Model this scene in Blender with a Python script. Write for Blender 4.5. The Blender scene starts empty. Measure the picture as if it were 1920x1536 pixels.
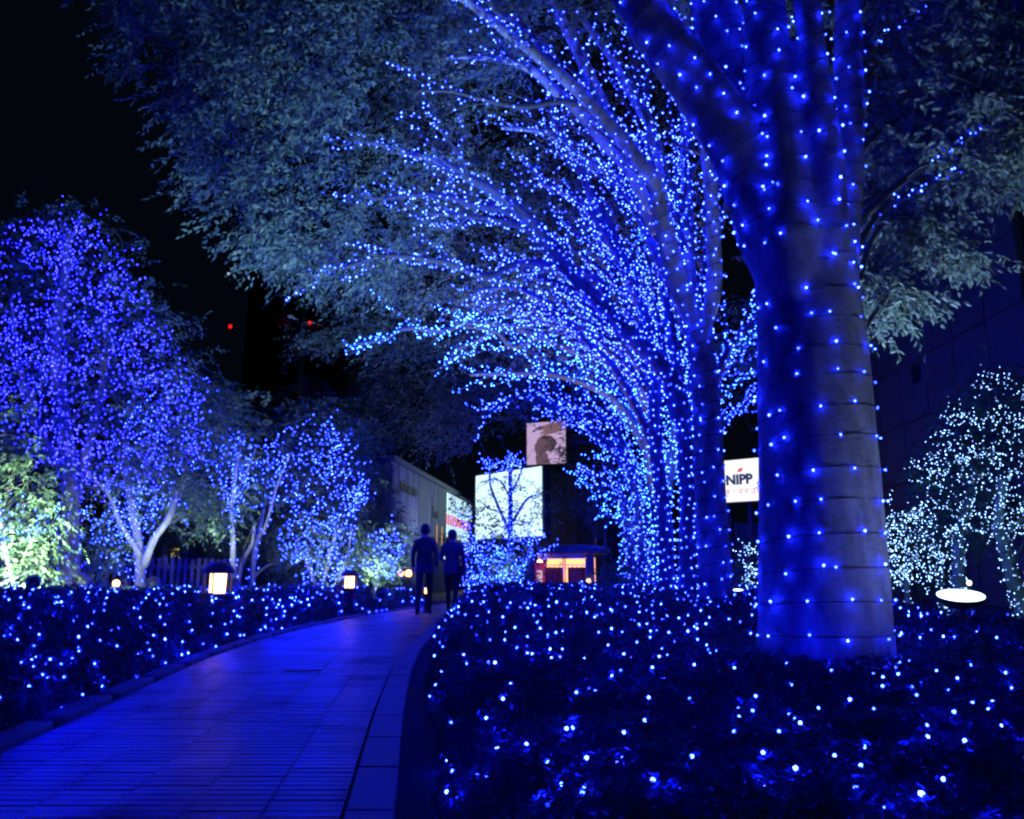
import bpy, bmesh, math, random
import numpy as np
from mathutils import Vector, Matrix

random.seed(7)
RNG = np.random.default_rng(11)
SC = bpy.context.scene
COL = SC.collection

# ------------------------------------------------------------------ camera, world, exposure
PITCH = math.atan(312 / 1493)
SP, CP = math.sin(PITCH), math.cos(PITCH)
EYE = 0.8
cam_d = bpy.data.cameras.new('camera')
cam_d.lens = 28.0
cam_d.sensor_width = 36.0
cam_d.clip_end = 1000
cam_d.clip_start = 0.05
cam = bpy.data.objects.new('camera', cam_d)
COL.objects.link(cam)
cam.location = (0, 0, EYE)
cam.rotation_euler = (math.pi / 2 + PITCH, 0, 0)
SC.camera = cam

world = bpy.data.worlds.new('World')
SC.world = world
world.use_nodes = True
bg = world.node_tree.nodes['Background']
bg.inputs[0].default_value = (0.10, 0.20, 0.45, 1)
bg.inputs[1].default_value = 0.008

SC.view_settings.view_transform = 'Standard'
SC.view_settings.look = 'None'
SC.view_settings.exposure = 0
SC.view_settings.gamma = 1
SC.view_settings.use_curve_mapping = False
cy = SC.cycles
cy.use_denoising = True
cy.max_bounces = 4
cy.diffuse_bounces = 2
cy.glossy_bounces = 2
cy.transmission_bounces = 2
cy.transparent_max_bounces = 4
cy.sample_clamp_indirect = 1.5
cy.sample_clamp_direct = 0
cy.caustics_reflective = False
cy.caustics_refractive = False
cy.use_light_tree = True
cy.filter_width = 2.3


def at(px, py, Y):
    """world point on the line of sight of photo pixel (px, py) at world depth Y"""
    u = (px - 960) / 1493.0
    v = (768 - py) / 1493.0
    t = Y / (CP - v * SP)
    return np.array([u * t, Y, EYE + (SP + v * CP) * t])


# ------------------------------------------------------------------ tagging helpers
def tag(o, label=None, cat=None, group=None, kind=None):
    if label: o['label'] = label
    if cat: o['category'] = cat
    if group: o['group'] = group
    if kind: o['kind'] = kind
    return o


def empty(name, loc, label, cat, group=None, rz=0.0):
    o = bpy.data.objects.new(name, None)
    o.empty_display_size = 0.2
    COL.objects.link(o)
    o.location = loc
    o.rotation_euler = (0, 0, rz)
    return tag(o, label, cat, group)


def link(name, me, parent=None, mat=None, kind=None):
    o = bpy.data.objects.new(name, me)
    COL.objects.link(o)
    if mat is not None and len(me.materials) == 0:
        me.materials.append(mat)
    if parent is not None:
        o.parent = parent
        o.matrix_parent_inverse = Matrix.Translation(-Vector(parent.location)) if parent.rotation_euler.z == 0 else parent_inv(parent)
    if kind: o['kind'] = kind
    return o


def parent_inv(p):
    return (Matrix.Translation(p.location) @ Matrix.Rotation(p.rotation_euler.z, 4, 'Z')).inverted()


def np_mesh(name, V, F, smooth=False):
    """V (n,3) floats, F (m,k) ints, one polygon size"""
    V = np.asarray(V, dtype=np.float32); F = np.asarray(F, dtype=np.int32)
    me = bpy.data.meshes.new(name)
    k = F.shape[1]
    me.vertices.add(len(V)); me.vertices.foreach_set('co', V.ravel())
    me.loops.add(F.size); me.loops.foreach_set('vertex_index', F.ravel())
    me.polygons.add(len(F))
    me.polygons.foreach_set('loop_start', np.arange(0, F.size, k, dtype=np.int32))
    me.polygons.foreach_set('loop_total', np.full(len(F), k, dtype=np.int32))
    if smooth:
        me.polygons.foreach_set('use_smooth', np.ones(len(F), dtype=bool))
    me.update(calc_edges=True)
    return me


class Geo:
    """collects quads / tris as quads-with-degenerate-free lists"""
    def __init__(s): s.V = []; s.F = []; s.n = 0
    def add(s, V, F):
        V = np.asarray(V, float); s.V.append(V)
        s.F += [tuple(int(i) + s.n for i in f) for f in F]
        s.n += len(V)
        return s
    def box(s, c, size, rot=None, taper=1.0):
        x, y, z = [d / 2 for d in size]
        P = np.array([(-x, -y, -z), (x, -y, -z), (x, y, -z), (-x, y, -z),
                      (-x * taper, -y * taper, z), (x * taper, -y * taper, z), (x * taper, y * taper, z), (-x * taper, y * taper, z)])
        if rot is not None: P = P @ np.array(rot).T
        s.add(P + np.array(c), [(0, 3, 2, 1), (4, 5, 6, 7), (0, 1, 5, 4), (1, 2, 6, 5), (2, 3, 7, 6), (3, 0, 4, 7)])
        return s
    def lathe(s, prof, c=(0, 0, 0), n=16, rot=None):
        P = []
        for r, z in prof:
            for k in range(n):
                a = 2 * math.pi * k / n
                P.append((r * math.cos(a), r * math.sin(a), z))
        P = np.array(P)
        F = []
        for i in range(len(prof) - 1):
            for k in range(n):
                k2 = (k + 1) % n
                F.append((i * n + k, i * n + k2, (i + 1) * n + k2, (i + 1) * n + k))
        F.append(tuple(range(n - 1, -1, -1)))
        F.append(tuple((len(prof) - 1) * n + k for k in range(n)))
        if rot is not None: P = P @ np.array(rot).T
        s.add(P + np.array(c), F)
        return s
    def tube(s, pts, rad, sides=8, cap=True):
        V, F = tube_arrays(pts, rad, sides)
        s.add(V, F)
        if cap:
            b = s.n - len(V)
            s.F.append(tuple(b + k for k in range(sides - 1, -1, -1)))
            s.F.append(tuple(s.n - sides + k for k in range(sides)))
        return s
    def build(s, name, mat, parent=None, smooth=False, kind=None, bevel=0):
        me = bpy.data.meshes.new(name)
        me.from_pydata([tuple(v) for v in np.concatenate(s.V)], [], s.F)
        if bevel:
            bm = bmesh.new(); bm.from_mesh(me)
            bmesh.ops.bevel(bm, geom=list(bm.edges), offset=bevel, segments=2, affect='EDGES', clamp_overlap=True)
            bm.to_mesh(me); bm.free()
        if smooth:
            me.polygons.foreach_set('use_smooth', np.ones(len(me.polygons), dtype=bool))
        me.update()
        return link(name, me, parent, mat, kind)


def rotz(a):
    c, s = math.cos(a), math.sin(a)
    return np.array([[c, -s, 0], [s, c, 0], [0, 0, 1]])


def rotx(a):
    c, s = math.cos(a), math.sin(a)
    return np.array([[1, 0, 0], [0, c, -s], [0, s, c]])


def frames(P):
    T = np.gradient(P, axis=0)
    T /= np.linalg.norm(T, axis=1, keepdims=True) + 1e-9
    U = np.zeros_like(P)
    ref = np.array([0.0, 1.0, 0.0]) if abs(T[0][1]) < 0.9 else np.array([1.0, 0, 0])
    u = ref - T[0] * ref.dot(T[0]); u /= np.linalg.norm(u)
    for i in range(len(P)):
        u = u - T[i] * u.dot(T[i]); u /= np.linalg.norm(u) + 1e-9
        U[i] = u
    W = np.cross(T, U)
    return T, U, W


def tube_arrays(pts, rad, sides):
    P = np.asarray(pts, float)
    R = np.broadcast_to(np.asarray(rad, float), (len(P),))
    T, U, W = frames(P)
    a = np.arange(sides) * 2 * np.pi / sides
    ring = U[:, None, :] * np.cos(a)[None, :, None] + W[:, None, :] * np.sin(a)[None, :, None]
    V = (P[:, None, :] + ring * R[:, None, None]).reshape(-1, 3)
    F = []
    n = len(P)
    i = np.arange(n - 1)[:, None] * sides
    k = np.arange(sides)[None, :]
    k2 = (k + 1) % sides
    F = np.stack([i + k, i + k2, i + sides + k2, i + sides + k], axis=-1).reshape(-1, 4)
    return V, F


def curve(pts, n=12):
    """Catmull-Rom through control points (m,d)"""
    P = np.asarray(pts, float)
    if len(P) == 2:
        t = np.linspace(0, 1, n)[:, None]
        return P[0] * (1 - t) + P[1] * t
    Q = np.vstack([2 * P[0] - P[1], P, 2 * P[-1] - P[-2]])
    out = []
    for i in range(len(P) - 1):
        a, b, c, d = Q[i:i + 4]
        t = np.linspace(0, 1, n, endpoint=False)[:, None]
        out.append(0.5 * ((2 * b) + (-a + c) * t + (2 * a - 5 * b + 4 * c - d) * t ** 2 + (-a + 3 * b - 3 * c + d) * t ** 3))
    out.append(P[-1:])
    return np.vstack(out)


def resample(P, ds):
    L = np.concatenate([[0], np.cumsum(np.linalg.norm(np.diff(P, axis=0), axis=1))])
    m = max(2, int(L[-1] / ds) + 1)
    s = np.linspace(0, L[-1], m)
    return np.stack([np.interp(s, L, P[:, k]) for k in range(P.shape[1])], axis=1)


def length(P): return float(np.linalg.norm(np.diff(P, axis=0), axis=1).sum())


def unit(v): return v / (np.linalg.norm(v, axis=-1, keepdims=True) + 1e-9)


# ------------------------------------------------------------------ materials
def new_mat(name):
    m = bpy.data.materials.new(name); m.use_nodes = True
    nt = m.node_tree
    return m, nt, nt.nodes['Principled BSDF']


def ramp(nt, fac, cols):
    r = nt.nodes.new('ShaderNodeValToRGB')
    el = r.color_ramp.elements
    while len(el) > len(cols): el.remove(el[-1])
    while len(el) < len(cols): el.new(0.5)
    for e, (p, c) in zip(el, cols):
        e.position = p; e.color = (*c, 1)
    nt.links.new(fac, r.inputs[0])
    return r.outputs[0]


def noise(nt, scale, detail=4, rough=0.6, vec=None, stretch=None):
    tc = nt.nodes.new('ShaderNodeTexCoord')
    src = tc.outputs['Object']
    if stretch:
        mp = nt.nodes.new('ShaderNodeMapping'); mp.inputs['Scale'].default_value = stretch
        nt.links.new(src, mp.inputs[0]); src = mp.outputs[0]
    n = nt.nodes.new('ShaderNodeTexNoise')
    n.inputs['Scale'].default_value = scale; n.inputs['Detail'].default_value = detail
    n.inputs['Roughness'].default_value = rough
    nt.links.new(src, n.inputs['Vector'])
    return n.outputs['Fac']


def bump(nt, bs, h, strength=0.3, dist=0.02):
    b = nt.nodes.new('ShaderNodeBump')
    b.inputs['Strength'].default_value = strength; b.inputs['Distance'].default_value = dist
    nt.links.new(h, b.inputs['Height']); nt.links.new(b.outputs[0], bs.inputs['Normal'])


def surf_mat(name, c1, c2, rough=0.7, scale=6, detail=5, bmp=0.25, dist=0.01, stretch=None, metallic=0, spec=0.5):
    m, nt, bs = new_mat(name)
    n = noise(nt, scale, detail, 0.65, stretch=stretch)
    nt.links.new(ramp(nt, n, [(0.3, c1), (0.7, c2)]), bs.inputs['Base Color'])
    bs.inputs['Roughness'].default_value = rough
    bs.inputs['Metallic'].default_value = metallic
    bs.inputs['Specular IOR Level'].default_value = spec
    if bmp:
        n2 = noise(nt, scale * 5, 6, 0.7, stretch=stretch)
        bump(nt, bs, n2, bmp, dist)
    return m


def leaf_mat(name, cols, trans=0.35, rough=0.55, tcol=None):
    m = bpy.data.materials.new(name); m.use_nodes = True
    nt = m.node_tree; nt.nodes.clear()
    out = nt.nodes.new('ShaderNodeOutputMaterial')
    g = nt.nodes.new('ShaderNodeNewGeometry')
    col = ramp(nt, g.outputs['Random Per Island'], cols)
    p = nt.nodes.new('ShaderNodeBsdfPrincipled')
    p.inputs['Roughness'].default_value = rough
    p.inputs['Specular IOR Level'].default_value = 0.35
    nt.links.new(col, p.inputs['Base Color'])
    t = nt.nodes.new('ShaderNodeBsdfTranslucent')
    nt.links.new(col, t.inputs['Color'])
    mx = nt.nodes.new('ShaderNodeMixShader'); mx.inputs[0].default_value = trans
    nt.links.new(p.outputs[0], mx.inputs[1]); nt.links.new(t.outputs[0], mx.inputs[2])
    nt.links.new(mx.outputs[0], out.inputs[0])
    return m


def glow_mat(name, col, strength, vary=False):
    m, nt, bs = new_mat(name)
    bs.inputs['Base Color'].default_value = (0.02, 0.02, 0.02, 1)
    bs.inputs['Emission Color'].default_value = (*col, 1)
    bs.inputs['Emission Strength'].default_value = strength
    if vary:
        g = nt.nodes.new('ShaderNodeNewGeometry'); oi = nt.nodes.new('ShaderNodeObjectInfo')
        a = nt.nodes.new('ShaderNodeMath'); a.operation = 'ADD'
        nt.links.new(g.outputs['Random Per Island'], a.inputs[0]); nt.links.new(oi.outputs['Random'], a.inputs[1])
        f = nt.nodes.new('ShaderNodeMath'); f.operation = 'FRACT'; nt.links.new(a.outputs[0], f.inputs[0])
        mr = nt.nodes.new('ShaderNodeMapRange'); nt.links.new(f.outputs[0], mr.inputs[0])
        mr.inputs['To Min'].default_value = strength * .3; mr.inputs['To Max'].default_value = strength * 1.7
        nt.links.new(mr.outputs[0], bs.inputs['Emission Strength'])
    return m


def plain(name, c, rough=0.6, metallic=0.0):
    return surf_mat(name, tuple(x * 0.85 for x in c), tuple(min(1, x * 1.12) for x in c), rough, 9, 4, 0.12, 0.004, metallic=metallic)


LED = glow_mat('blue_led', (0.0048, 0.0115, 1.0), 225, True)
LED_V = glow_mat('violet_blue_led', (0.0026, 0.0027, 1.0), 330, True)
LED_H = glow_mat('hedge_led', (0.0018, 0.0048, 1.0), 1200, True)
LED_C = glow_mat('ice_blue_led', (0.006, 0.026, 1.0), 190, True)
LED_W = glow_mat('white_led', (0.26, 0.50, 1.0), 12, True)
WIRE = plain('black_wire', (0.012, 0.012, 0.014), 0.5)
SOCKET = plain('led_socket', (0.02, 0.02, 0.03), 0.4)


def bark_mat():
    m, nt, bs = new_mat('smooth_grey_bark')
    a = noise(nt, 5, 6, 0.7, stretch=(1, 1, 0.45))
    b = noise(nt, 16, 5, 0.7, stretch=(1, 1, 5))
    c1 = ramp(nt, a, [(0.34, (0.12, 0.105, 0.095)), (0.5, (0.25, 0.23, 0.21)), (0.68, (0.40, 0.38, 0.35))])
    c2 = ramp(nt, b, [(0.56, (1, 1, 1)), (0.66, (0.35, 0.32, 0.30))])
    mx = nt.nodes.new('ShaderNodeMixRGB'); mx.blend_type = 'MULTIPLY'; mx.inputs[0].default_value = 0.75
    nt.links.new(c1, mx.inputs[1]); nt.links.new(c2, mx.inputs[2])
    nt.links.new(mx.outputs[0], bs.inputs['Base Color'])
    bs.inputs['Roughness'].default_value = 0.75
    bump(nt, bs, noise(nt, 22, 8, 0.7, stretch=(1, 1, 2.2)), 0.7, 0.014)
    return m


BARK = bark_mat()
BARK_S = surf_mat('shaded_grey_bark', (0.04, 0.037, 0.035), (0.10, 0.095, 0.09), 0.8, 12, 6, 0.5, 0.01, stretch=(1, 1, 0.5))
BARK_D = surf_mat('brown_bark', (0.03, 0.026, 0.022), (0.08, 0.07, 0.06), 0.85, 14, 6, 0.5, 0.01, stretch=(1, 1, 0.4))
BARK_P = surf_mat('pale_bark', (0.085, 0.082, 0.078), (0.17, 0.165, 0.16), 0.8, 12, 6, 0.4, 0.01, stretch=(1, 1, 0.4))
LEAF = leaf_mat('zelkova_leaf', [(0.0, (0.05, 0.07, 0.055)), (0.5, (0.08, 0.115, 0.09)), (0.85, (0.12, 0.16, 0.11)), (1.0, (0.15, 0.14, 0.07))])
LEAF_R = leaf_mat('pale_underside_leaf', [(0.0, (0.05, 0.075, 0.055)), (0.6, (0.09, 0.12, 0.09)), (1.0, (0.15, 0.18, 0.13))])
LEAF_D = leaf_mat('evergreen_leaf', [(0.0, (0.03, 0.055, 0.04)), (0.6, (0.055, 0.09, 0.06)), (1.0, (0.09, 0.13, 0.075))])
LEAF_L = leaf_mat('light_green_leaf', [(0.0, (0.06, 0.11, 0.04)), (0.6, (0.10, 0.17, 0.06)), (1.0, (0.16, 0.22, 0.08))])
LEAF_H = leaf_mat('hedge_leaf', [(0.0, (0.035, 0.055, 0.05)), (0.6, (0.065, 0.095, 0.08)), (1.0, (0.11, 0.14, 0.11))], trans=0.35)
HEDGE_CORE = surf_mat('hedge_inner_twigs', (0.014, 0.018, 0.012), (0.035, 0.038, 0.028), 0.95, 9, 5, 0.6, 0.03)
SOIL = surf_mat('dark_soil', (0.012, 0.010, 0.008), (0.035, 0.028, 0.02), 0.95, 12, 7, 0.7, 0.02)
PAVER = [surf_mat('paver_grey_%s' % n, tuple(x * k for x in (0.038, 0.037, 0.038)), tuple(x * k for x in (0.058, 0.056, 0.056)), 0.46, 11, 6, 0.22, 0.004, spec=0.35)
         for n, k in (('light', 1.02), ('middle', 0.9), ('dark', 0.74))]
for m_ in PAVER:
    nt_ = m_.node_tree; bs_ = nt_.nodes['Principled BSDF']
    big = noise(nt_, 1.3, 7, .7)
    nt_.links.new(ramp(nt_, big, [(.3, (.34,) * 3), (.55, (.46,) * 3), (.72, (.75,) * 3)]), bs_.inputs['Roughness'])
    lk = bs_.inputs['Base Color'].links[0].from_socket
    mm = nt_.nodes.new('ShaderNodeMixRGB'); mm.blend_type = 'MULTIPLY'; mm.inputs[0].default_value = 1
    nt_.links.new(lk, mm.inputs[1]); nt_.links.new(ramp(nt_, noise(nt_, 2.1, 9, .75), [(.32, (.5,) * 3), (.5, (1,) * 3), (.75, (1.1,) * 3)]), mm.inputs[2])
    nt_.links.new(mm.outputs[0], bs_.inputs['Base Color'])
MORTAR = surf_mat('path_bed', (0.05, 0.05, 0.052), (0.08, 0.08, 0.08), 0.9, 12, 5, 0.3)
KERB = surf_mat('dark_kerb_granite', (0.05, 0.05, 0.052), (0.09, 0.09, 0.09), 0.75, 26, 7, 0.4, 0.004)
STONE = surf_mat('kerb_granite', (0.035, 0.035, 0.037), (0.062, 0.062, 0.062), 0.6, 26, 7, 0.3, 0.004)
PLAZA = surf_mat('plaza_asphalt', (0.035, 0.035, 0.04), (0.06, 0.06, 0.065), 0.6, 5, 7, 0.3, 0.005)


# ------------------------------------------------------------------ foliage
def leaves_arrays(B, D, N, L, W, detailed=False):
    """leaf blades: base B, direction D, normal N (n,3), length L, width W (n,)"""
    D = unit(D); S = unit(np.cross(D, N)); N = np.cross(S, D)
    L = L[:, None]; W = W[:, None]
    n = len(B)
    if detailed:
        dz = -N * W * 0.28
        P = [B, B + D * L * .28 + S * W * .46 + N * W * .12, B + D * L * .66 + S * W * .40 + N * W * .10, B + D * L + dz,
             B + D * L * .66 - S * W * .40 + N * W * .10, B + D * L * .28 - S * W * .46 + N * W * .12]
        V = np.stack(P, axis=1).reshape(-1, 3)
        b = np.arange(n)[:, None] * 6
        F = np.concatenate([b + np.array([[0, 1, 2, 3]]), b + np.array([[0, 3, 4, 5]])], axis=0)
        return V, F
    f = N * W * .15
    V = np.stack([B, B + D * L * .45 + S * W * .5 + f, B + D * L, B + D * L * .45 - S * W * .5 + f], axis=1).reshape(-1, 3)
    b = np.arange(n)[:, None] * 4
    return V, np.concatenate([b + np.array([[0, 1, 2]]), b + np.array([[0, 2, 3]])], axis=0)


def sprays(C, D, size, nleaf, leaf, detailed=False, droop=0.25, up=(0, 0, 1)):
    """leafy twigs starting at C going along D: alternate leaves either side"""
    n = len(C)
    D = unit(D)
    size = size * RNG.uniform(0.7, 1.25, n)
    side = unit(np.cross(D, np.array(up) + RNG.normal(0, .35, (n, 3))))
    nrm = np.cross(side, D)
    Bs, Ds, Ns = [], [], []
    for j in range(nleaf):
        s = (j + .6) / nleaf
        B = C + D * (size * s)[:, None]
        B[:, 2] -= droop * size * s * s
        sg = 1 if j % 2 else -1
        d = D * .55 + side * sg * .75 + np.array([0, 0, -.45]) + RNG.normal(0, .28, (n, 3))
        if j == nleaf - 1: d = D + np.array([0, 0, -.5]) + RNG.normal(0, .2, (n, 3))
        Bs.append(B + RNG.normal(0, .006, (n, 3))); Ds.append(d); Ns.append(nrm + RNG.normal(0, .4, (n, 3)))
    B = np.concatenate(Bs); Dd = np.concatenate(Ds); N = np.concatenate(Ns)
    L = leaf * RNG.uniform(.7, 1.25, len(B)); W = L * RNG.uniform(.36, .5, len(B))
    return leaves_arrays(B, Dd, N, L, W, detailed)


def clusters(C, centre, per, rad, size, nleaf, leaf, detailed=False, droop=.3):
    """per sprays around each cluster centre, facing outward from 'centre' """
    n = len(C)
    CC = np.repeat(C, per, axis=0)
    out = unit(CC - np.asarray(centre)) * .7
    out[:, 2] *= .4
    D = out + RNG.normal(0, .75, (n * per, 3)) * np.array([1, 1, .55]) + np.array([0, 0, -.1])
    CC = CC + RNG.normal(0, rad, (n * per, 3)) * np.array([1, 1, .6])
    return sprays(CC, D, size, nleaf, leaf, detailed, droop)


def merge(parts):
    V = []; F = []; o = 0
    for v, f in parts:
        V.append(v); F.append(f + o); o += len(v)
    return np.concatenate(V), np.concatenate(F)


# ------------------------------------------------------------------ led bulbs
OCT_V = np.array([(1, 0, 0), (-1, 0, 0), (0, 1, 0), (0, -1, 0), (0, 0, 1.25), (0, 0, -1.25)], float)
OCT_F = np.array([(0, 2, 4), (2, 1, 4), (1, 3, 4), (3, 0, 4), (2, 0, 5), (1, 2, 5), (3, 1, 5), (0, 3, 5)])


def led_mesh(name, P, r):
    P = np.asarray(P); n = len(P)
    R = np.broadcast_to(np.asarray(r, float), (n,)) * RNG.uniform(.7, 1.2, n)
    V = (P[:, None, :] + OCT_V[None] * R[:, None, None]).reshape(-1, 3)
    F = (np.arange(n)[:, None, None] * 6 + OCT_F[None]).reshape(-1, 3)
    return np_mesh(name, V, F)


def bulb_mesh(name, r, mat):
    """one near bulb: faceted round lens with a little dark socket"""
    bm = bmesh.new()
    bmesh.ops.create_icosphere(bm, subdivisions=1, radius=r)
    for v in bm.verts: v.co.z *= 1.15
    nf = len(bm.faces)
    res = bmesh.ops.create_cone(bm, cap_ends=True, segments=6, radius1=r * .62, radius2=r * .5, depth=r * 1.6)
    for v in res['verts']: v.co.z -= r * 1.5
    me = bpy.data.meshes.new(name); bm.to_mesh(me); bm.free()
    me.materials.append(mat); me.materials.append(SOCKET)
    for i, p in enumerate(me.polygons): p.material_index = 0 if i < nf else 1
    return me


def place_bulbs(P, me, parent):
    for p in P:
        o = bpy.data.objects.new('bulb', me)
        COL.objects.link(o)
        o.parent = parent
        o.location = Vector(p) - Vector(parent.location)
        o.rotation_euler = (random.uniform(-1.2, 1.2), random.uniform(-1.2, 1.2), random.uniform(0, 6.28))
        s = random.uniform(.8, 1.15); o.scale = (s, s, s)


def wrap(P, R, pitch, every, off=.012, ph=0.0, jitter=.01):
    """helix round a limb: wire points and led points"""
    Q = resample(np.hstack([P, np.asarray(R)[:, None]]), .04)
    C, r = Q[:, :3], Q[:, 3]
    T, U, W = frames(C)
    s = np.arange(len(C)) * .04
    # fine resample of helix
    m = max(2, int(s[-1] / pitch * 14))
    ss = np.linspace(0, s[-1], m)
    ip = lambda A: np.stack([np.interp(ss, s, A[:, k]) for k in range(3)], axis=1)
    Cc, Uu, Ww = ip(C), unit(ip(U)), unit(ip(W)); rr = np.interp(ss, s, r)
    wob = np.cumsum(RNG.normal(0, .11, m)) + .5 * np.sin(ss * 2.1 + ph)
    a = ss / pitch * 2 * np.pi + ph + wob * .6
    H = Cc + (Uu * np.cos(a)[:, None] + Ww * np.sin(a)[:, None]) * (rr + off)[:, None]
    Ls = np.concatenate([[0], np.cumsum(np.linalg.norm(np.diff(H, axis=0), axis=1))])
    k = max(1, int(Ls[-1] / every))
    q = (np.arange(k) + RNG.uniform(.1, .9, k)) * every
    q = q[q < Ls[-1]]
    L = np.stack([np.interp(q, Ls, H[:, j]) for j in range(3)], axis=1)
    cen = np.stack([np.interp(q, Ls, Cc[:, j]) for j in range(3)], axis=1)
    L = L + unit(L - cen) * .012 + RNG.normal(0, jitter, L.shape) * np.array([1, 1, 1.6])
    return H, L


# ------------------------------------------------------------------ trees
class Tree:
    def __init__(s, name, base, label, bark, led, led_r, cat='tree', group=None):
        s.base = np.asarray(base, float)
        s.root = empty(name, tuple(s.base), label, cat, group)
        s.bark = bark; s.led = led; s.led_r = led_r
        s.nodes = []; s.leds = []; s.twigs = []; s.leaf_parts = []; s.wires = []; s.C = []
    def limb(s, pts, r0, r1, name='branch', sides=9, n=8, flare=0.0, pw=0.8, rough=0.03, mesh=True, ease=0):
        P = curve(pts, n)
        t = np.linspace(0, 1, len(P))
        R = r0 + (r1 - r0) * t ** pw
        if flare: R = R * (1 + flare * np.exp(-t * len(P) * .18))
        P = P + RNG.normal(0, rough * r0, P.shape) * np.clip(t, 0, 1)[:, None]
        if ease: R = R * (1 - .45 * np.clip(1 - t / ease, 0, 1))
        if mesh:
            V, F = tube_arrays(P, R, sides)
            link(name, np_mesh(name, V, F, True), s.root, BARK_D if (name == 'branch' and r0 < .09 and s.bark in (BARK, BARK_S)) else s.bark)
        s.nodes.append(P)
        return P, R
    def fuse(s, parts, voxel, noise_amp=.01, name='trunk'):
        """grow trunk and limbs into one continuous surface"""
        V, F = merge([tube_arrays(p, r, 20) for p, r in parts])
        n0 = 0; caps = []
        for p, r in parts:
            m = len(p) * 20
            caps.append(list(range(n0 + 19, n0 - 1, -1))); caps.append(list(range(n0 + m - 20, n0 + m))); n0 += m
        me = bpy.data.meshes.new('tmp'); me.from_pydata(V.tolist(), [], F.tolist() + caps)
        o = bpy.data.objects.new('tmp', me); COL.objects.link(o)
        rm = o.modifiers.new('r', 'REMESH'); rm.mode = 'VOXEL'; rm.voxel_size = voxel; rm.use_smooth_shade = True
        sm = o.modifiers.new('s', 'SMOOTH'); sm.factor = .5; sm.iterations = 9
        bpy.context.view_layer.update()
        dm = bpy.data.meshes.new_from_object(o.evaluated_get(bpy.context.evaluated_depsgraph_get()))
        bpy.data.objects.remove(o)
        n = len(dm.vertices)
        co = np.empty(n * 3, np.float32); dm.vertices.foreach_get('co', co); co = co.reshape(-1, 3)
        no = np.empty(n * 3, np.float32); dm.vertices.foreach_get('normal', no); no = no.reshape(-1, 3)
        d = vn3(co * [3, 3, 1.6], 1) * .7 + vn3(co * [9, 9, 3.5], 2) * .3
        co = co + no * (d * noise_amp)[:, None]
        dm.vertices.foreach_set('co', co.astype(np.float32).ravel()); dm.update()
        dm.name = name; dm.materials.clear()
        link(name, dm, s.root, s.bark)
    def lights(s, P, R, pitch, every, wire=0, t0=0, t1=1, off=.012, jitter=.012):
        n = len(P); a, b = int(n * t0), max(int(n * t1), int(n * t0) + 2)
        if b - a < 2: return
        H, L = wrap(P[a:b], R[a:b], pitch, every, off=off, ph=random.uniform(0, 6), jitter=jitter)
        s.leds.append(L)
        if wire: s.wires.append((H, wire))
    def side(s, P, R, n, l0, l1, t0=.25, led=0.8, dens=.09, spread=.7, bias=(0, 0, .15), rr=.35, planar=None):
        """thin side branches along a limb, with lights; returns their curves"""
        out = []
        Lm = length(P)
        for i in range(n):
            t = t0 + (1 - t0) * (i + random.random()) / n
            k = min(int(t * (len(P) - 1)), len(P) - 2)
            T = unit(P[k + 1] - P[k])
            d = unit(T + RNG.normal(0, spread, 3) + np.array(bias))
            L = random.uniform(l0, l1) * (1.15 - .6 * t)
            e = P[k] + d * L * .5
            g = e + unit(d + np.array([0, 0, .1]) + RNG.normal(0, .2, 3)) * L * .5
            Q = curve([P[k], e, g], 5)
            r = max(R[k] * rr, .006)
            Rq = np.linspace(r, .004, len(Q))
            s.twigs.append((Q, Rq, 5)); s.nodes.append(Q)
            if random.random() < led:
                m = max(2, int(length(Q) / dens))
                q = resample(Q, length(Q) / m)
                s.leds.append(q + RNG.normal(0, .02 + r * .5, q.shape))
            out.append(Q)
        return out
    def region(s, poly, Y0, Y1, n, name_only=False):
        """sample crown volume whose outline is poly (photo coordinates) between depths Y0..Y1"""
        poly = np.array(poly, float)
        lo, hi = poly.min(0), poly.max(0)
        out = []
        while len(out) < n:
            p = RNG.uniform(lo, hi)
            if inside(p, poly):
                q = at(p[0], p[1], RNG.uniform(Y0, Y1))
                if n > 60 and vn3(q[None] * [1.7, 1.7, 2.1], 5)[0] < -.12 and RNG.random() < .8: continue
                out.append(q)
        return np.array(out)
    def connect(s, C, frac=.4, r=.007, maxd=3.0):
        """thin twigs from the nearest skeleton point to leaf clusters"""
        N = np.concatenate([resample(p, .35) for p in s.nodes])
        idx = RNG.permutation(len(C))[:int(len(C) * frac)]
        for i in idx:
            d = np.linalg.norm(N - C[i], axis=1)
            k = int(d.argmin())
            if d[k] > maxd or d[k] < .1: continue
            mid = (N[k] + C[i]) / 2 + RNG.normal(0, .08 * d[k], 3) + np.array([0, 0, .1 * d[k]])
            Q = curve([N[k], mid, C[i]], 4)
            s.twigs.append((Q, np.linspace(r * (1 + d[k] * .5), .003, len(Q)), 4))
            N = np.vstack([N, Q[4:]])
    def leaves(s, V, F): s.leaf_parts.append((V, F))
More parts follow.
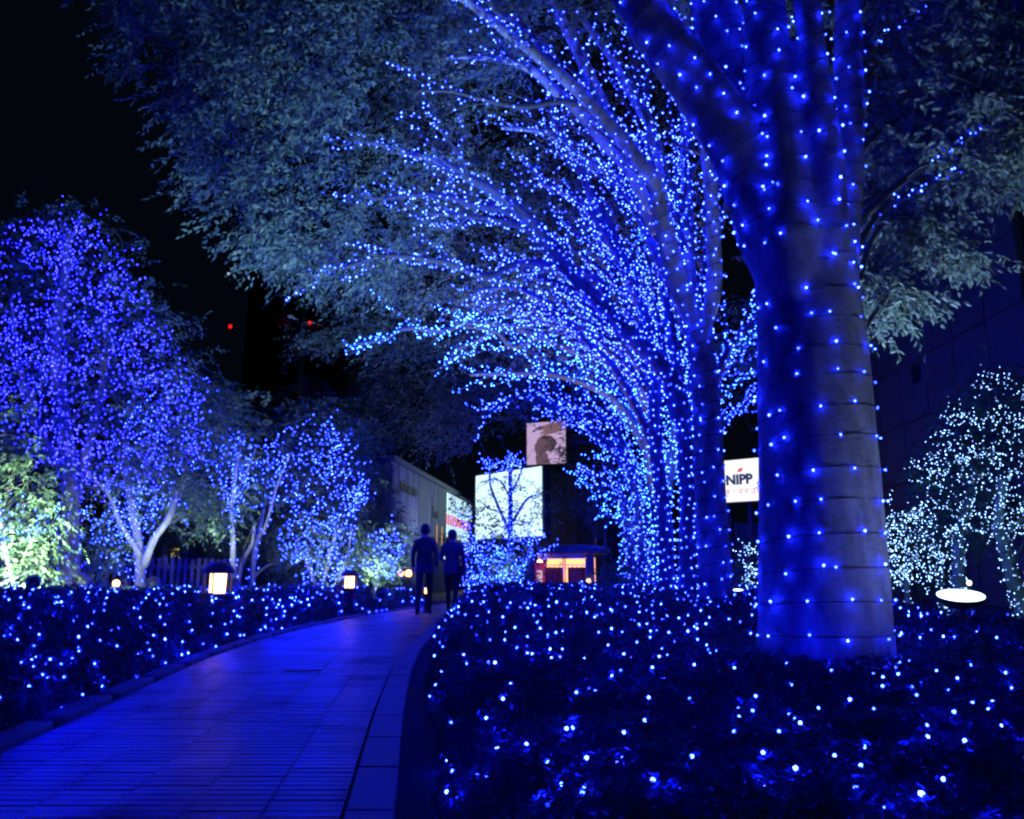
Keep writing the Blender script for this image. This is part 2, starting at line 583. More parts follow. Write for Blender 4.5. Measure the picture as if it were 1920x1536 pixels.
    def finish(s, leafmat, bulbs_as='stuff', label=None, string_name='light_string', near=None, group=None, r=None):
        if s.twigs:
            V, F = merge([tube_arrays(q, r_, sd) for q, r_, sd in s.twigs])
            link('twigs', np_mesh('twigs', V, F, True), s.root, BARK_D, 'stuff')
        if s.leaf_parts:
            V, F = merge(s.leaf_parts)
            link('crown', np_mesh('crown', V, F), s.root, leafmat, 'stuff')
        if s.leds:
            P = np.concatenate(s.leds)
            root = empty(string_name, tuple(P[P[:, 2].argmin()]), label, 'string lights', group)
            if near is not None:
                d = np.linalg.norm(P - np.array([0, 0, EYE]), axis=1)
                o = np.argsort(d)
                place_bulbs(P[o[:near]], bulb_mesh('bulb', r or s.led_r, s.led), root)
                P = P[o[near:]]
            if len(P):
                rr = np.full(len(P), s.led_r)
                link('bulbs', led_mesh('bulbs', P, rr), root, s.led, 'stuff')
            if s.wires:
                V, F = merge([tube_arrays(h, w, 4) for h, w in s.wires])
                link('wire', np_mesh('wire', V, F), root, WIRE)
            return root


def vn3(P, seed):
    r = np.random.default_rng(seed); v = 0
    for k in range(4):
        f = 1.0 * 1.8 ** k; a = r.uniform(0, 6.28, 6)
        x, y, z = P[:, 0] * f, P[:, 1] * f, P[:, 2] * f
        v = v + np.sin(x + a[0] + 1.3 * np.sin(y + a[1])) * np.sin(y + a[2] + 1.2 * np.sin(z + a[3])) * np.sin(z + a[4] + x * .5) / 1.5 ** k
    return v / 1.6


def inside(p, poly):
    x, y = p; c = False; n = len(poly); j = n - 1
    for i in range(n):
        xi, yi = poly[i]; xj, yj = poly[j]
        if (yi > y) != (yj > y) and x < (xj - xi) * (y - yi) / (yj - yi) + xi: c = not c
        j = i
    return c


def px(pts, Y0, Y1=None):
    Y1 = Y0 if Y1 is None else Y1
    n = len(pts)
    return [at(x, y, Y0 + (Y1 - Y0) * (i / max(1, n - 1))) for i, (x, y) in enumerate(pts)]


# ================================================================== SETTING
me = np_mesh('ground', [(-300, -60, 0), (300, -60, 0), (300, 500, 0), (-300, 500, 0)], [(0, 1, 2, 3)])
link('ground', me, None, SOIL, 'structure')
# plaza paving to the right behind the near hedge, and the street floor beyond the garden
me = np_mesh('plaza', [(3.9, 8.2, .004), (60, 8.2, .004), (60, 60, .004), (9.4, 60, .004)], [(0, 1, 2, 3)])
link('plaza', me, None, PLAZA, 'structure')
me = np_mesh('street', [(-80, 27, .008), (9, 27, .008), (9, 120, .008), (-80, 120, .008)], [(0, 1, 2, 3)])
link('street', me, None, PLAZA, 'structure')

LY = [0.2, 2, 3.75, 4.9, 7.8, 10.2, 13, 15.6, 18, 22, 27]
LX = [-1.85, -2.0, -2.25, -2.43, -2.87, -3.08, -3.05, -2.91, -2.6, -1.9, -.7]
RY = [0.2, 2, 2.9, 4.75, 6.9, 8.7, 11.5, 15.2, 18, 22, 27]
RX = [-.2, -.29, -.39, -.61, -.83, -.96, -1.04, -1.2, -1.2, -.5, .8]


def xl(y): return np.interp(y, LY, LX)
def xr(y): return np.interp(y, RY, RX)


# path bed, pavers one by one
ys = np.linspace(.2, 27, 90)
V = []
for y in ys: V += [(xl(y) - .02, y, .010), (xr(y) - .02, y, .010)]
F = [(2 * i, 2 * i + 1, 2 * i + 3, 2 * i + 2) for i in range(len(ys) - 1)]
me = np_mesh('path', V, F)
path = link('path', me, None, MORTAR, 'structure')

NC = 6
BAND = .155
ROW = .066


def paver_verts(y0, y1, a, b):
    """a, b: fraction across the path; chamfered slab"""
    g = .0022
    P = []
    for y, sg in ((y0 + g, 0), (y1 - g, 1)):
        X0, X1 = xl(y) + .01, xr(y) - BAND - .02
        w = X1 - X0
        P.append((X0 + w * a + g, y)); P.append((X0 + w * b - g, y))
    (p0, p1, p2, p3) = P[0], P[1], P[3], P[2]
    z = .044 + random.uniform(-.001, .001)
    tx, ty = random.uniform(-.001, .001), random.uniform(-.0005, .0005)
    c = .003
    lo = [(x, y, .011) for x, y in (p0, p1, p2, p3)]
    md = [(x, y, z - .004) for x, y in (p0, p1, p2, p3)]
    sx = (c, -c, -c, c); sy = (c, c, -c, -c)
    hi = [(x + sx[i], y + sy[i], z + tx * (1 if i in (1, 2) else -1) * .5 + ty * (1 if i > 1 else -1)) for i, (x, y) in enumerate((p0, p1, p2, p3))]
    return lo + md + hi


PF = [(8, 9, 10, 11)]
for i in range(4):
    j = (i + 1) % 4
    PF += [(i, j, j + 4, i + 4), (i + 4, j + 4, j + 8, i + 8)]
rest = [[], [], []]
count = 0
y = 2.3
rows = []
while y < 27:
    rows.append(y); y += ROW * (1 if y < 8 else 2 if y < 14 else 4)
off = 0
for y0, y1 in zip(rows[:-1], rows[1:]):
    for k in range(NC):
        a, b = k / NC, (k + 1) / NC
        Vp = paver_verts(y0, y1, a, b)
        mi = random.choice((0, 1, 1, 2))
        if count < 300 and (xl(y0) + (xr(y0) - xl(y0)) * b) > -0.66 * y0 - .1:
            me = bpy.data.meshes.new('paver'); me.from_pydata(Vp, [], PF)
            link('paver', me, path, PAVER[mi]); count += 1
        else:
            rest[mi].append(Vp)
V = []; F = []; MI = []
for mi in range(3):
    for Vp in rest[mi]:
        o = len(V); V += Vp; F += [tuple(i + o for i in f) for f in PF]; MI += [mi] * len(PF)
me = bpy.data.meshes.new('pavers'); me.from_pydata(V, [], F)
for m in PAVER: me.materials.append(m)
me.polygons.foreach_set('material_index', MI); me.update()
link('pavers', me, path, None, 'stuff')

# right edging band of long slabs, flush with the pavers
y = 2.2
while y < 26.5:
    L = .6 if y < 14 else 1.2
    V = []
    for yy in (y + .005, y + L - .005):
        for x in (xr(yy) - BAND - .008, xr(yy) - .004): V.append((x, yy))
    (a, b, c, d) = V[0], V[1], V[3], V[2]
    z = .055 + random.uniform(-.002, .002); cc = .006
    lo = [(x, yy, .011) for x, yy in (a, b, c, d)]; md = [(x, yy, z - .006) for x, yy in (a, b, c, d)]
    sx = (cc, -cc, -cc, cc); sy = (cc, cc, -cc, -cc)
    hi = [(x + sx[i], yy + sy[i], z) for i, (x, yy) in enumerate((a, b, c, d))]
    me = bpy.data.meshes.new('edging_slab'); me.from_pydata(lo + md + hi, [], PF)
    link('edging_slab', me, path, STONE)
    y += L

# left kerb stones with a rounded top edge
kroot = tag(bpy.data.objects.new('kerb', None), kind='structure'); COL.objects.link(kroot)
y = 1.6
while y < 26.5:
    L = .9 if y < 14 else 1.8
    n = 5
    prof = [(0, .012), (0, .060), (-.004, .070), (-.012, .075), (-.13, .077), (-.138, .070), (-.14, .012)]
    V = []
    for i in range(n):
        yy = y + .0015 + (L - .003) * i / (n - 1)
        V += [(xl(yy) + .0 + dx, yy, z) for dx, z in prof]
    F = []
    m = len(prof)
    for i in range(n - 1):
        for j in range(m - 1): F.append((i * m + j, i * m + m + j, i * m + m + j + 1, i * m + j + 1))
    F.append(tuple(range(m))); F.append(tuple(range(n * m - 1, n * m - m - 1, -1)))
    me = bpy.data.meshes.new('kerb_stone'); me.from_pydata(V, [], F)
    me.polygons.foreach_set('use_smooth', [len(f) == 4 for f in F]); me.update()
    link('kerb_stone', me, kroot, KERB)
    y += L

# round drain cover with small studs in the path (glints in the photo)
dr = empty('drain_cover', (-1.72, 6.9, .046), 'round studded metal cover set flush in the path', 'drain cover')
g = Geo().lathe([(.15, 0), (.15, .006), (.14, .008), (.0, .008)], (-1.72, 6.9, .046), 28)
STEEL = surf_mat('worn_steel', (.12, .12, .13), (.25, .25, .27), .3, 30, 4, .15, .002, metallic=1)
g.build('plate', STEEL, dr)
g = Geo()
for i in range(9):
    for j in range(9):
        x, yv = (i - 4) * .03, (j - 4) * .03
        if x * x + yv * yv < .017: g.box((-1.72 + x, 6.9 + yv, .057), (.013, .013, .006), taper=.6)
g.build('studs', STEEL, dr, kind='stuff')


# ------------------------------------------------------------------ hedges
def vnoise(x, y, seed=0):
    r = np.random.default_rng(seed); v = 0
    for k, (fq, am) in enumerate(((.9, 1), (1.9, .6), (4.1, .35), (8.3, .2))):
        a = r.uniform(0, 6.28, 4)
        v = v + am * (np.sin(x * fq + a[0] + 1.3 * np.sin(y * fq * .8 + a[1])) * np.sin(y * fq * 1.1 + a[2] + 1.1 * np.sin(x * fq * .7 + a[3])))
    return v / 1.6


class Hedge:
    def __init__(s, H, lo, hi, y0, y1, seed, edge=.3, rough=.07):
        s.H, s.lo, s.hi, s.y0, s.y1, s.seed, s.edge, s.rough = H, lo, hi, y0, y1, seed, edge, rough
    side = staticmethod(lambda u: u)
    def h(s, x, y):
        a = np.minimum(np.minimum(x - s.lo(y), s.hi(y) - x), np.minimum(y - s.y0, s.y1 - y))
        e = s.edge
        t = np.clip(a / e, 0, 1)
        prof = np.sqrt(np.clip(1 - (1 - t) ** 2, 0, 1))
        H = s.H(y) if callable(s.H) else s.H
        hh = H + s.rough * vnoise(x * 1.6, y * 1.6, s.seed)
        return np.where(a > 0, hh * prof, -.05)
    def core(s, name, step, label, cat='hedge'):
        root = empty(name, (float(s.lo(s.y0 + 1)), s.y0 + 1, 0), label, cat)
        yy = np.arange(s.y0 - step, s.y1 + step, step)
        nx = 60
        V = []
        for y in yy:
            a, b = float(s.lo(y)), float(s.hi(y))
            # denser towards the edges
            u = np.linspace(0, 1, nx)
            x = a - .02 + (b - a + .04) * (u * .35 + .65 * (u - np.sin(2 * np.pi * u) / (2 * np.pi)))
            V.append(np.stack([x, np.full(nx, y), np.maximum(s.h(x, np.full(nx, y)) - .05, -.06)], axis=1))
        n = len(yy)
        i = np.arange(n - 1)[:, None] * nx; k = np.arange(nx - 1)[None, :]
        F = np.stack([i + k, i + k + 1, i + nx + k + 1, i + nx + k], axis=-1).reshape(-1, 4)
        link('body', np_mesh('body', np.concatenate(V), F, True), root, HEDGE_CORE)
        s.root = root
        return root
    def sample(s, n, yp=1.6, xmax=99):
        """points biased to the near end"""
        out = []
        need = n
        while need > 0:
            m = int(need * 1.8) + 100
            u = RNG.random(m)
            a = max(s.y0, .8) ** (1 - yp); b = s.y1 ** (1 - yp)
            y = (a + (b - a) * u) ** (1 / (1 - yp))
            x = s.lo(y) + (s.hi(y) - s.lo(y)) * s.side(RNG.random(m))
            keep = (np.abs(x) < .68 * y + .8) & (x < xmax)
            x, y = x[keep], y[keep]
            z = s.h(x, y)
            e = .01
            N = np.stack([-(s.h(x + e, y) - z) / e, -(s.h(x, y + e) - z) / e, np.ones_like(x)], axis=1)
            ok = z > .03
            # vertical sides: spread over the height
            slope = np.linalg.norm(N[:, :2], axis=1)
            z2 = np.where(slope > 2.5, z * RNG.uniform(.15, 1, len(z)), z)
            P = np.stack([x, y, z2], axis=1)[ok]
            out.append(np.hstack([P, unit(N[ok])]))
            need -= len(out[-1])
        return np.concatenate(out)[:n]
    def leafs(s, n, size=.024, grow=.0035, mat=None):
        Q = s.sample(n)
        P, N = Q[:, :3], Q[:, 3:]
        d = np.linalg.norm(P - np.array([0, 0, EYE]), axis=1)
        T = unit(np.cross(N, RNG.normal(0, 1, P.shape)))
        D = T * .8 + N * RNG.uniform(.0, .9, (len(P), 1))
        L = (size + grow * d) * RNG.uniform(.7, 1.3, len(P))
        P = P + N * RNG.uniform(-.05, .03, (len(P), 1)) - D * L[:, None] * .3
        near = d < 5
        A = leaves_arrays(P[near], D[near], N[near] + RNG.normal(0, .3, D[near].shape), L[near], L[near] * .5, True)
        parts = [np_mesh('foliage_near', *A)]
        B = leaves_arrays(P[~near], D[~near], N[~near] + RNG.normal(0, .3, D[~near].shape), L[~near], L[~near] * .55)
        parts.append(np_mesh('foliage', *B))
        for m, nm in zip(parts, ('leaves', 'leaves')):
            link(nm, m, s.root, mat or LEAF_H, 'stuff')


def hedge_lights(h, n, r, label, near=0, up=.014, dmin=.1, yp=1.25):
    Q = h.sample(n * 4, yp)
    P = Q[:, :3] + Q[:, 3:] * (up + RNG.uniform(-.02, .018, (len(Q), 1)))
    keep = []
    cell = {}
    for i, p in enumerate(P):
        d = dmin * (1 + .0 * p[1])
        k = (int(p[0] / d), int(p[1] / d), int(p[2] / d))
        if k in cell: continue
        cell[k] = 1; keep.append(i)
        if len(keep) >= n: break
    P = P[keep]
    root = empty('light_net', tuple(P[P[:, 2].argmin()]), label, 'string lights', 'blue lights spread over the hedges')
    o = np.argsort(P[:, 1]); P = P[o]
    if near:
        place_bulbs(P[:near], bulb_mesh('bulb', r, LED_H), root)
        # wires joining neighbouring near bulbs
        wi = []
        for i in range(near):
            d = np.linalg.norm(P[:near] - P[i], axis=1); d[i] = 9
            for j in d.argsort()[:1]:
                if d[j] < .5:
                    m = (P[i] + P[j]) / 2 + np.array([0, 0, -.025])
                    wi.append(tube_arrays(curve([P[i], m, P[j]], 5), .0022, 4))
        V, F = merge(wi)
        link('wire', np_mesh('wire', V, F), root, WIRE, 'stuff')
        P = P[near:]
    if len(P):
        rr = r * (1 + .085 * np.clip(P[:, 1] - 3, 0, 14))
        link('bulbs', led_mesh('bulbs', P, rr), root, LED_H, 'stuff')


HL = Hedge(lambda y: np.interp(y, [0, 3, 5, 8, 14, 20], [.5, .58, .64, .62, .56, .55]),
           lambda y: -.72 * y - 1.6 + 0 * y, lambda y: xl(y) - .22, 1.4, 21.5, 3, .85, .07)
HL.side = lambda u: 1 - u ** 1.7
HL.core('azalea_hedge', .12, 'long clipped dark hedge with blue lights along the left kerb of the path')
HL.leafs(60000, .022)
hedge_lights(HL, 800, .0050, 'blue light net over the long hedge left of the path', 160, dmin=.15, yp=1.02)

HR = Hedge(lambda y: np.interp(y, [0, 2, 4, 6, 9, 14, 22], [.26, .33, .36, .42, .50, .56, .58]),
           lambda y: xr(y) + .16 + .04 * np.sin(y * 2), lambda y: np.where(y < 7.2, 6.5, .128 * y + 3.3), .5, 22.5, 8, .45, .07)
HR.side = lambda u: u ** 1.15
HR.core('azalea_hedge', .1, 'broad dark hedge bed with sparse blue lights right of the path, around the biggest trunk')
HR.leafs(120000, .020)
hedge_lights(HR, 950, .0050, 'blue light net over the broad hedge bed right of the path', 240, dmin=.14, yp=.9)
# ================================================================== BUILDINGS, SIGNS, FAR THINGS
def text_mesh(name, body, size, mat, parent, loc, rot, ext=.01, align='CENTER', bold=0.0, parent_space='world'):
    cu = bpy.data.curves.new(name, 'FONT'); cu.body = body; cu.size = size; cu.extrude = ext
    cu.align_x = align; cu.align_y = 'CENTER'; cu.offset = bold; cu.resolution_u = 3
    tmp = bpy.data.objects.new('tmp', cu); COL.objects.link(tmp)
    bpy.context.view_layer.update()
    me = bpy.data.meshes.new_from_object(tmp.evaluated_get(bpy.context.evaluated_depsgraph_get()))
    bpy.data.objects.remove(tmp)
    M = Matrix.Translation(Vector(loc)) @ rot.to_4x4() if hasattr(rot, 'to_4x4') else Matrix.Translation(Vector(loc)) @ rot
    me.transform(M)
    me.name = name; me.materials.clear()
    return link(name, me, parent, mat)


def facing(p0, p1):
    """orientation of a vertical board whose bottom runs from p0 to p1 (left to right as seen)"""
    d = Vector((p1[0] - p0[0], p1[1] - p0[1], 0)).normalized()
    n = Vector((d.y, -d.x, 0))
    return Matrix((d, Vector((0, 0, 1)), n)).transposed(), d, n


class Board:
    """local x right, y up, z towards the viewer, origin bottom left"""
    def __init__(s, p0, p1):
        s.M3, s.d, s.n = facing(p0, p1)
        s.o = Vector(p0)
        s.w = (Vector((p1[0], p1[1], 0)) - Vector((p0[0], p0[1], 0))).length
    def p(s, x, y, z=0): return tuple(s.o + s.d * x + Vector((0, 0, y)) + s.n * z)
    def box(s, g, x0, x1, y0, y1, z0, z1):
        P = [s.p(x, y, z) for z in (z0, z1) for y in (y0, y1) for x in (x0, x1)]
        g.add(P, [(0, 2, 3, 1), (4, 5, 7, 6), (0, 1, 5, 4), (2, 6, 7, 3), (0, 4, 6, 2), (1, 3, 7, 5)])
        return g
    def part(s, name, mat, parent, x0, x1, y0, y1, z0, z1, kind=None):
        return s.box(Geo(), x0, x1, y0, y1, z0, z1).build(name, mat, parent, kind=kind)
    def poly(s, name, pts, z0, z1, mat, parent):
        n = len(pts)
        V = [s.p(x, y, z0) for x, y in pts] + [s.p(x, y, z1) for x, y in pts]
        F = [tuple(range(n - 1, -1, -1)), tuple(range(n, 2 * n))] + [(i, (i + 1) % n, n + (i + 1) % n, n + i) for i in range(n)]
        return Geo().add(V, F).build(name, mat, parent)
    def text(s, name, body, size, mat, parent, x, y, z, ext=.01, align='CENTER', bold=0, turn=0):
        R = s.M3.to_4x4() @ Matrix.Rotation(turn, 4, 'Z')
        return text_mesh(name, body, size, mat, parent, s.p(x, y, z), R, ext, align, bold)


FAC = surf_mat('grey_cladding', (.05, .065, .11), (.08, .10, .15), .6, 2, 4, .1)
FAC_D = surf_mat('dark_cladding', (.05, .05, .055), (.09, .09, .095), .7, 3, 4, .1)
CONC = surf_mat('panel_concrete', (.075, .062, .026), (.10, .085, .038), .8, 1.2, 6, .2, .01)
BLACK = plain('black_paint', (.012, .012, .014), .5)
WHITE = plain('white_paint', (.7, .7, .7), .5)
GLASS_D = surf_mat('dark_glass', (.02, .02, .03), (.03, .03, .04), .1, 2, 2, 0)
LIT_CYAN = glow_mat('lit_ceiling_cyan', (.55, .85, 1.0), 1.3)
LIT_PINK = glow_mat('lit_strip_pink', (1.0, .35, .5), .9)
LIT_WARM = glow_mat('lit_room_warm', (1.0, .45, .15), .55)
LIT_SCREEN = glow_mat('lit_screen_white', (.58, .86, 1.0), 1.5)

BANNER_STREAKS = surf_mat('banner_print_lit_streaks', (.03, .035, .06), (.30, .32, .42), .7, 1.1, 3, 0, stretch=(1.6, 1.6, .35))  # banner print plus vertical uplight streaks, both put into the colour
# --- left long building, receding
b = Board(tuple(at(735, 1080, 32) * [1, 1, 0]), tuple(at(885, 1080, 51) * [1, 1, 0]))
H = 5.45
bld = empty('shop_building', b.p(0, 0, -3), 'long low grey clad building with a lit glass end behind the left trees', 'building')
W = b.w
xg = W * .56      # where the glass starts
b.part('wall', FAC_D, bld, 0, W, 0, H - .1, -6, -.30)
b.part('roof', FAC, bld, -.15, W + .1, H - .1, H + .12, -6.2, .02)
for i in range(5):
    for j in range(2):
        x0, x1 = xg * i / 5 + .03, xg * (i + 1) / 5 - .03
        y0, y1 = (.05, 2.6) if j == 0 else (2.66, H - .14)
        b.part('cladding_panel', BANNER_STREAKS if (j == 1 and i in (0, 1, 3)) else FAC, bld, x0, x1, y0, y1, -.28, -.02)
b.part('side_wall', FAC, bld, -.28, -.02, 0, H - .12, -6, -.02)
for i, (y0, y1, m) in enumerate(((1.2, 2.3, LIT_WARM), (2.9, 3.5, LIT_CYAN), (3.5, 4.05, LIT_PINK), (4.05, H - .25, LIT_CYAN))):
    b.part('lit_room', m, bld, xg + .05, W * .99, y0, y1, -.29, -.03)
for i in range(14):
    x = xg + (W - xg) * i / 13
    b.part('mullion', BLACK, bld, x - .03, x + .03, .05, H - .14, -.028, -.012)
for yb in (1.1, 2.6, H - .2):
    b.part('transom', BLACK, bld, xg, W, yb - .06, yb + .06, -.010, -.002)
for x in (.78, .9):
    b.part('lit_slot', LIT_WARM, bld, xg * x - .09, xg * x + .09, 1.5, 3.3, -.019, .0)
b.text('lettering', 'mimemo', .85, BLACK, bld, xg * .22, H - .95, 0, .02)
b.text('lettering', 'Fran', .8, BLACK, bld, xg * .74, H - 1.6, 0, .02)

# --- tower with the big white screen and dark wall
p0, p1 = at(985, 1080, 49.5) * [1, 1, 0], at(1140, 1080, 47.5) * [1, 1, 0]
b2 = Board(tuple(p0), tuple(p1))
tw = empty('department_store', b2.p(0, 0, -4), 'dark windowless store block carrying an advertising poster on top', 'building')
b2.part('wall', FAC_D, tw, 0, b2.w, 0, 6.8, -8, 0)
b2.part('roof', FAC_D, tw, -.1, b2.w + .1, 6.8, 7.0, -8.1, .1)
for i in range(4):
    for j in range(3):
        b2.part('wall_panel', FAC_D, tw, b2.w * i / 4 + .02, b2.w * (i + 1) / 4 - .02, 2.2 * j + .1, 2.2 * j + 2.25, .002, .06)

sc0, sc1 = at(888, 1080, 46) * [1, 1, 0], at(1021, 1080, 41.5) * [1, 1, 0]
b3 = Board(tuple(sc0), tuple(sc1))
zt, zb = at(888, 893, 46)[2], at(888, 1012, 46)[2]
scr = empty('led_screen', b3.p(0, 0, -.5), 'large bright white rounded video screen glowing behind the small tree', 'screen')
def rrect(w, y0, y1, r, n=6):
    out = []
    for cx, cy_, a0 in ((r, y0 + r, math.pi), (w - r, y0 + r, 1.5 * math.pi), (w - r, y1 - r, 0), (r, y1 - r, .5 * math.pi)):
        for k in range(n + 1):
            a = a0 + k / n * math.pi / 2
            out.append((cx + r * math.cos(a), cy_ + r * math.sin(a)))
    return out
b3.poly('housing', rrect(b3.w, zb - .12, zt + .12, .3), -.5, -.02, FAC_D, scr)
for i in range(5):
    for j in range(4):
        w = b3.w - .3
        y0 = zb + (zt - zb) * j / 4; y1 = zb + (zt - zb) * (j + 1) / 4
        b3.part('screen_panel', LIT_SCREEN, scr, .15 + w * i / 5 + .012, .15 + w * (i + 1) / 5 - .012, y0 + .012, y1 - .012, -.018, .03)
for x in (.2, .8): b3.part('post', FAC_D, scr, b3.w * x - .15, b3.w * x + .15, 0, zb - .12, -.4, -.15)

# --- poster with a woman in profile, standing on the store roof
PK = glow_mat('poster_pink_back', (.54, .37, .62), 1.0)
SK = glow_mat('poster_skin', (.13, .075, .11), 1)
HD = glow_mat('poster_hand', (.22, .12, .15), .9)
HR_ = glow_mat('poster_hair', (.10, .07, .09), .8)
q0, q1 = at(989, 1080, 50.5) * [1, 1, 0], at(1064, 1080, 49.6) * [1, 1, 0]
b4 = Board(tuple(q0), tuple(q1))
ztp, zbp = at(989, 794, 50.5)[2], at(989, 872, 50.5)[2]
hp = ztp - zbp; wp = b4.w
po = empty('poster_board', b4.p(0, zbp, -.2), 'lit pink advertising poster of a head in profile with raised hand, high on the store', 'poster')
b4.part('frame', BLACK, po, -.05, wp + .05, zbp - .06, ztp + .05, -.25, -.004)
b4.part('picture', PK, po, 0, wp, zbp, ztp, 0, .02)
def PX(l): return [(x * wp, zbp + y * hp) for x, y in l]
b4.poly('neck', PX([(.25, 0), (.62, 0), (.57, .12), (.52, .25), (.30, .32), (.22, .18)]), .021, .026, SK, po)
b4.poly('face', PX([(.22, .30), (.25, .24), (.42, .22), (.60, .34), (.62, .55), (.50, .66), (.36, .64), (.27, .58), (.24, .50), (.19, .44), (.215, .40), (.20, .36)]), .028, .033, SK, po)
b4.poly('hair', PX([(.42, .62), (.50, .67), (.64, .66), (.75, .56), (.77, .44), (.70, .33), (.60, .27), (.55, .32), (.58, .42), (.52, .52)]), .035, .040, HR_, po)
b4.poly('hand', PX([(.22, .86), (.40, .90), (.60, .96), (.95, .98), (.98, .80), (.75, .72), (.55, .70), (.38, .62), (.27, .56), (.28, .60), (.42, .70), (.50, .76), (.36, .70), (.34, .73), (.48, .82), (.34, .80), (.22, .82)]), .042, .048, HD, po)
for x in (.2, .8): b4.part('post', BLACK, po, wp * x - .08, wp * x + .08, 7.0, zbp - .06, -.22, -.06)

# --- cafe kiosk with curved roof, warm window and curtains
kc = at(1062, 1080, 26)
k0, k1 = at(1008, 1080, 26.5) * [1, 1, 0], at(1112, 1080, 26.0) * [1, 1, 0]
b5 = Board(tuple(k0), tuple(k1))
CREAM = plain('cream_render', (.55, .48, .42), .7)
BLUEG = plain('blue_grey_metal', (.035, .04, .05), .6)
CURT = surf_mat('maroon_curtain', (.16, .04, .05), (.30, .08, .08), .9, 8, 3, .1)
WARM_IN = glow_mat('warm_interior', (1.0, .42, .14), 2.3)
ks = empty('cafe_kiosk', b5.p(0, 0, -1), 'small cafe kiosk with rounded blue roof and warm lit curtained windows', 'kiosk')
w = b5.w
kt = 1.55
b5.part('wall', CREAM, ks, 0, w, 0, .35, -2.2, -.05)
b5.part('back_wall', WARM_IN, ks, .1, w - .1, .35, kt - .15, -1.0, -.9)
b5.part('pillar', CREAM, ks, 0, .12, .35, kt - .05, -.3, .0)
b5.part('pillar', BLUEG, ks, w - .22, w, .35, kt - .05, -.3, .0)
b5.part('lintel', CREAM, ks, .22, w - .3, kt - .2, kt - .05, -.3, -.02)
g = Geo().lathe([(1.28, kt - .04), (1.34, kt), (1.32, kt + .12), (1.0, kt + .22), (.5, kt + .27)], (0, 0, 0), 28)
Vk = np.concatenate(g.V); Vk[:, 0] *= .95; cx = b5.p(w * .53, 0, -1.0)
g.V = [Vk + np.array([cx[0], cx[1], 0])]
g.build('roof', BLUEG, ks, smooth=False)
for i, (a, c) in enumerate(((.13, .86), (.90, 1.62))):
    a, c = a * w / 1.85, c * w / 1.85
    wn = b5.part('window_frame', BLACK, ks, a, c, .36, .40, -.1, -.04)
    for x in (a, c - .03): b5.part('jamb', CREAM, wn, x, x + .03, .40, kt - .2, -.1, -.04)
    b5.part('transom', CREAM, wn, a, c, kt - .42, kt - .39, -.1, -.05)
    n = 16
    xs = np.linspace(a + .06, c - .06, n)
    V = []; F = []
    for k, x in enumerate(xs):
        dz = .03 * math.sin(k * 2.4)
        top = kt - .45 - .03 * abs(math.sin(k * .8))
        V += [b5.p(x, .42, -.25 + dz), b5.p(x, top, -.25 + dz)]
        if k: F.append((2 * k - 2, 2 * k, 2 * k + 1, 2 * k - 1))
    cu = Geo().add(V, F).build('curtain', CURT, ks)
    sd = cu.modifiers.new('thickness', 'SOLIDIFY'); sd.thickness = .02
LAMP_W = glow_mat('warm_lamp', (1.0, .50, .18), 9)
lm = Geo().lathe([(.04, .0), (.07, .05), (.07, .20), (.03, .26)], b5.p(w - .13, .45, .08), 10).build('wall_lamp', LAMP_W, ks)
b5.part('lamp_bracket', BLACK, lm, w - .16, w - .10, .42, .46, 0, .1)
lm = Geo().lathe([(.04, .0), (.09, .05), (.09, .16), (.03, .22)], b5.p(.10, kt - .45, .09), 10).build('wall_lamp', LAMP_W, ks)
b5.part('lamp_bracket', BLACK, lm, .07, .13, kt - .49, kt - .45, 0, .1)
g = Geo().tube(curve([b5.p(w * .98, kt + .1, -.9), b5.p(w * .97, kt + .32, -.9), b5.p(w * .99, kt + .48, -.88)], 4), .025, 6)
g.build('finial', plain('brass', (.5, .35, .12), .3, 1), ks)

RED = glow_mat('lit_red_sign_board', (.55, .03, .02), .55)
r0, r1 = at(1003, 1100, 25.4), at(1022, 1100, 25.4)
b6 = Board((r0[0], r0[1], 0), (r1[0], r1[1], 0))
sg = empty('banner_sign', b6.p(0, 0, 0), 'narrow upright red sign with white letters turned sideways beside the kiosk', 'sign')
b6.part('board', RED, sg, 0, b6.w, .15, 1.22, -.05, 0)
b6.part('base', BLACK, sg, -.05, b6.w + .05, 0, .15, -.15, .1)
b6.text('lettering', 'ranc', .34, glow_mat('sign_letter_white', (1, .9, .85), .7), sg, b6.w * .55, .68, .004, .008, turn=-math.pi / 2, bold=.006)

# --- NIPP sign
n0, n1 = at(1354, 1080, 30.0), at(1434, 1080, 29.0)
b7 = Board((n0[0], n0[1], 0), (n1[0], n1[1], 0))
zt, zb = at(1350, 866, 30)[2], at(1350, 943, 30)[2]
SIGN_W = glow_mat('lit_sign_white', (1, 1, 1), 1.05)
NAVY = glow_mat('sign_navy', (.01, .04, .08), .6)
SRED = glow_mat('sign_red', (.9, .07, .05), .8)
sn = empty('lit_box_sign', b7.p(0, zb, 0), 'white lit box sign reading NIPP in navy with red characters beside the second tree', 'sign')
w = b7.w + .5
b7.part('box', BLACK, sn, -.5, w, zb - .03, zt + .03, -.7, -.01)
b7.part('face', SIGN_W, sn, -.47, w - .03, zb, zt, 0, .03)
b7.part('side_face', SIGN_W, sn, w + .002, w + .02, zb, zt, -.66, -.05)
mid = (zb + zt) / 2
b7.text('lettering', 'NIPP', .50, NAVY, sn, .36, mid + .02, .034, .01, align='LEFT', bold=.022)
b7.text('characters', 'ネ・マイゴルフ', .24, SRED, sn, .30, mid - .42, .034, .008, align='LEFT')
b7.poly('leaf_mark', [(.86, mid + .30), (.84, mid + .36), (.90, mid + .43), (1.02, mid + .47), (1.04, mid + .40), (.98, mid + .33)], .034, .045, SRED, sn)
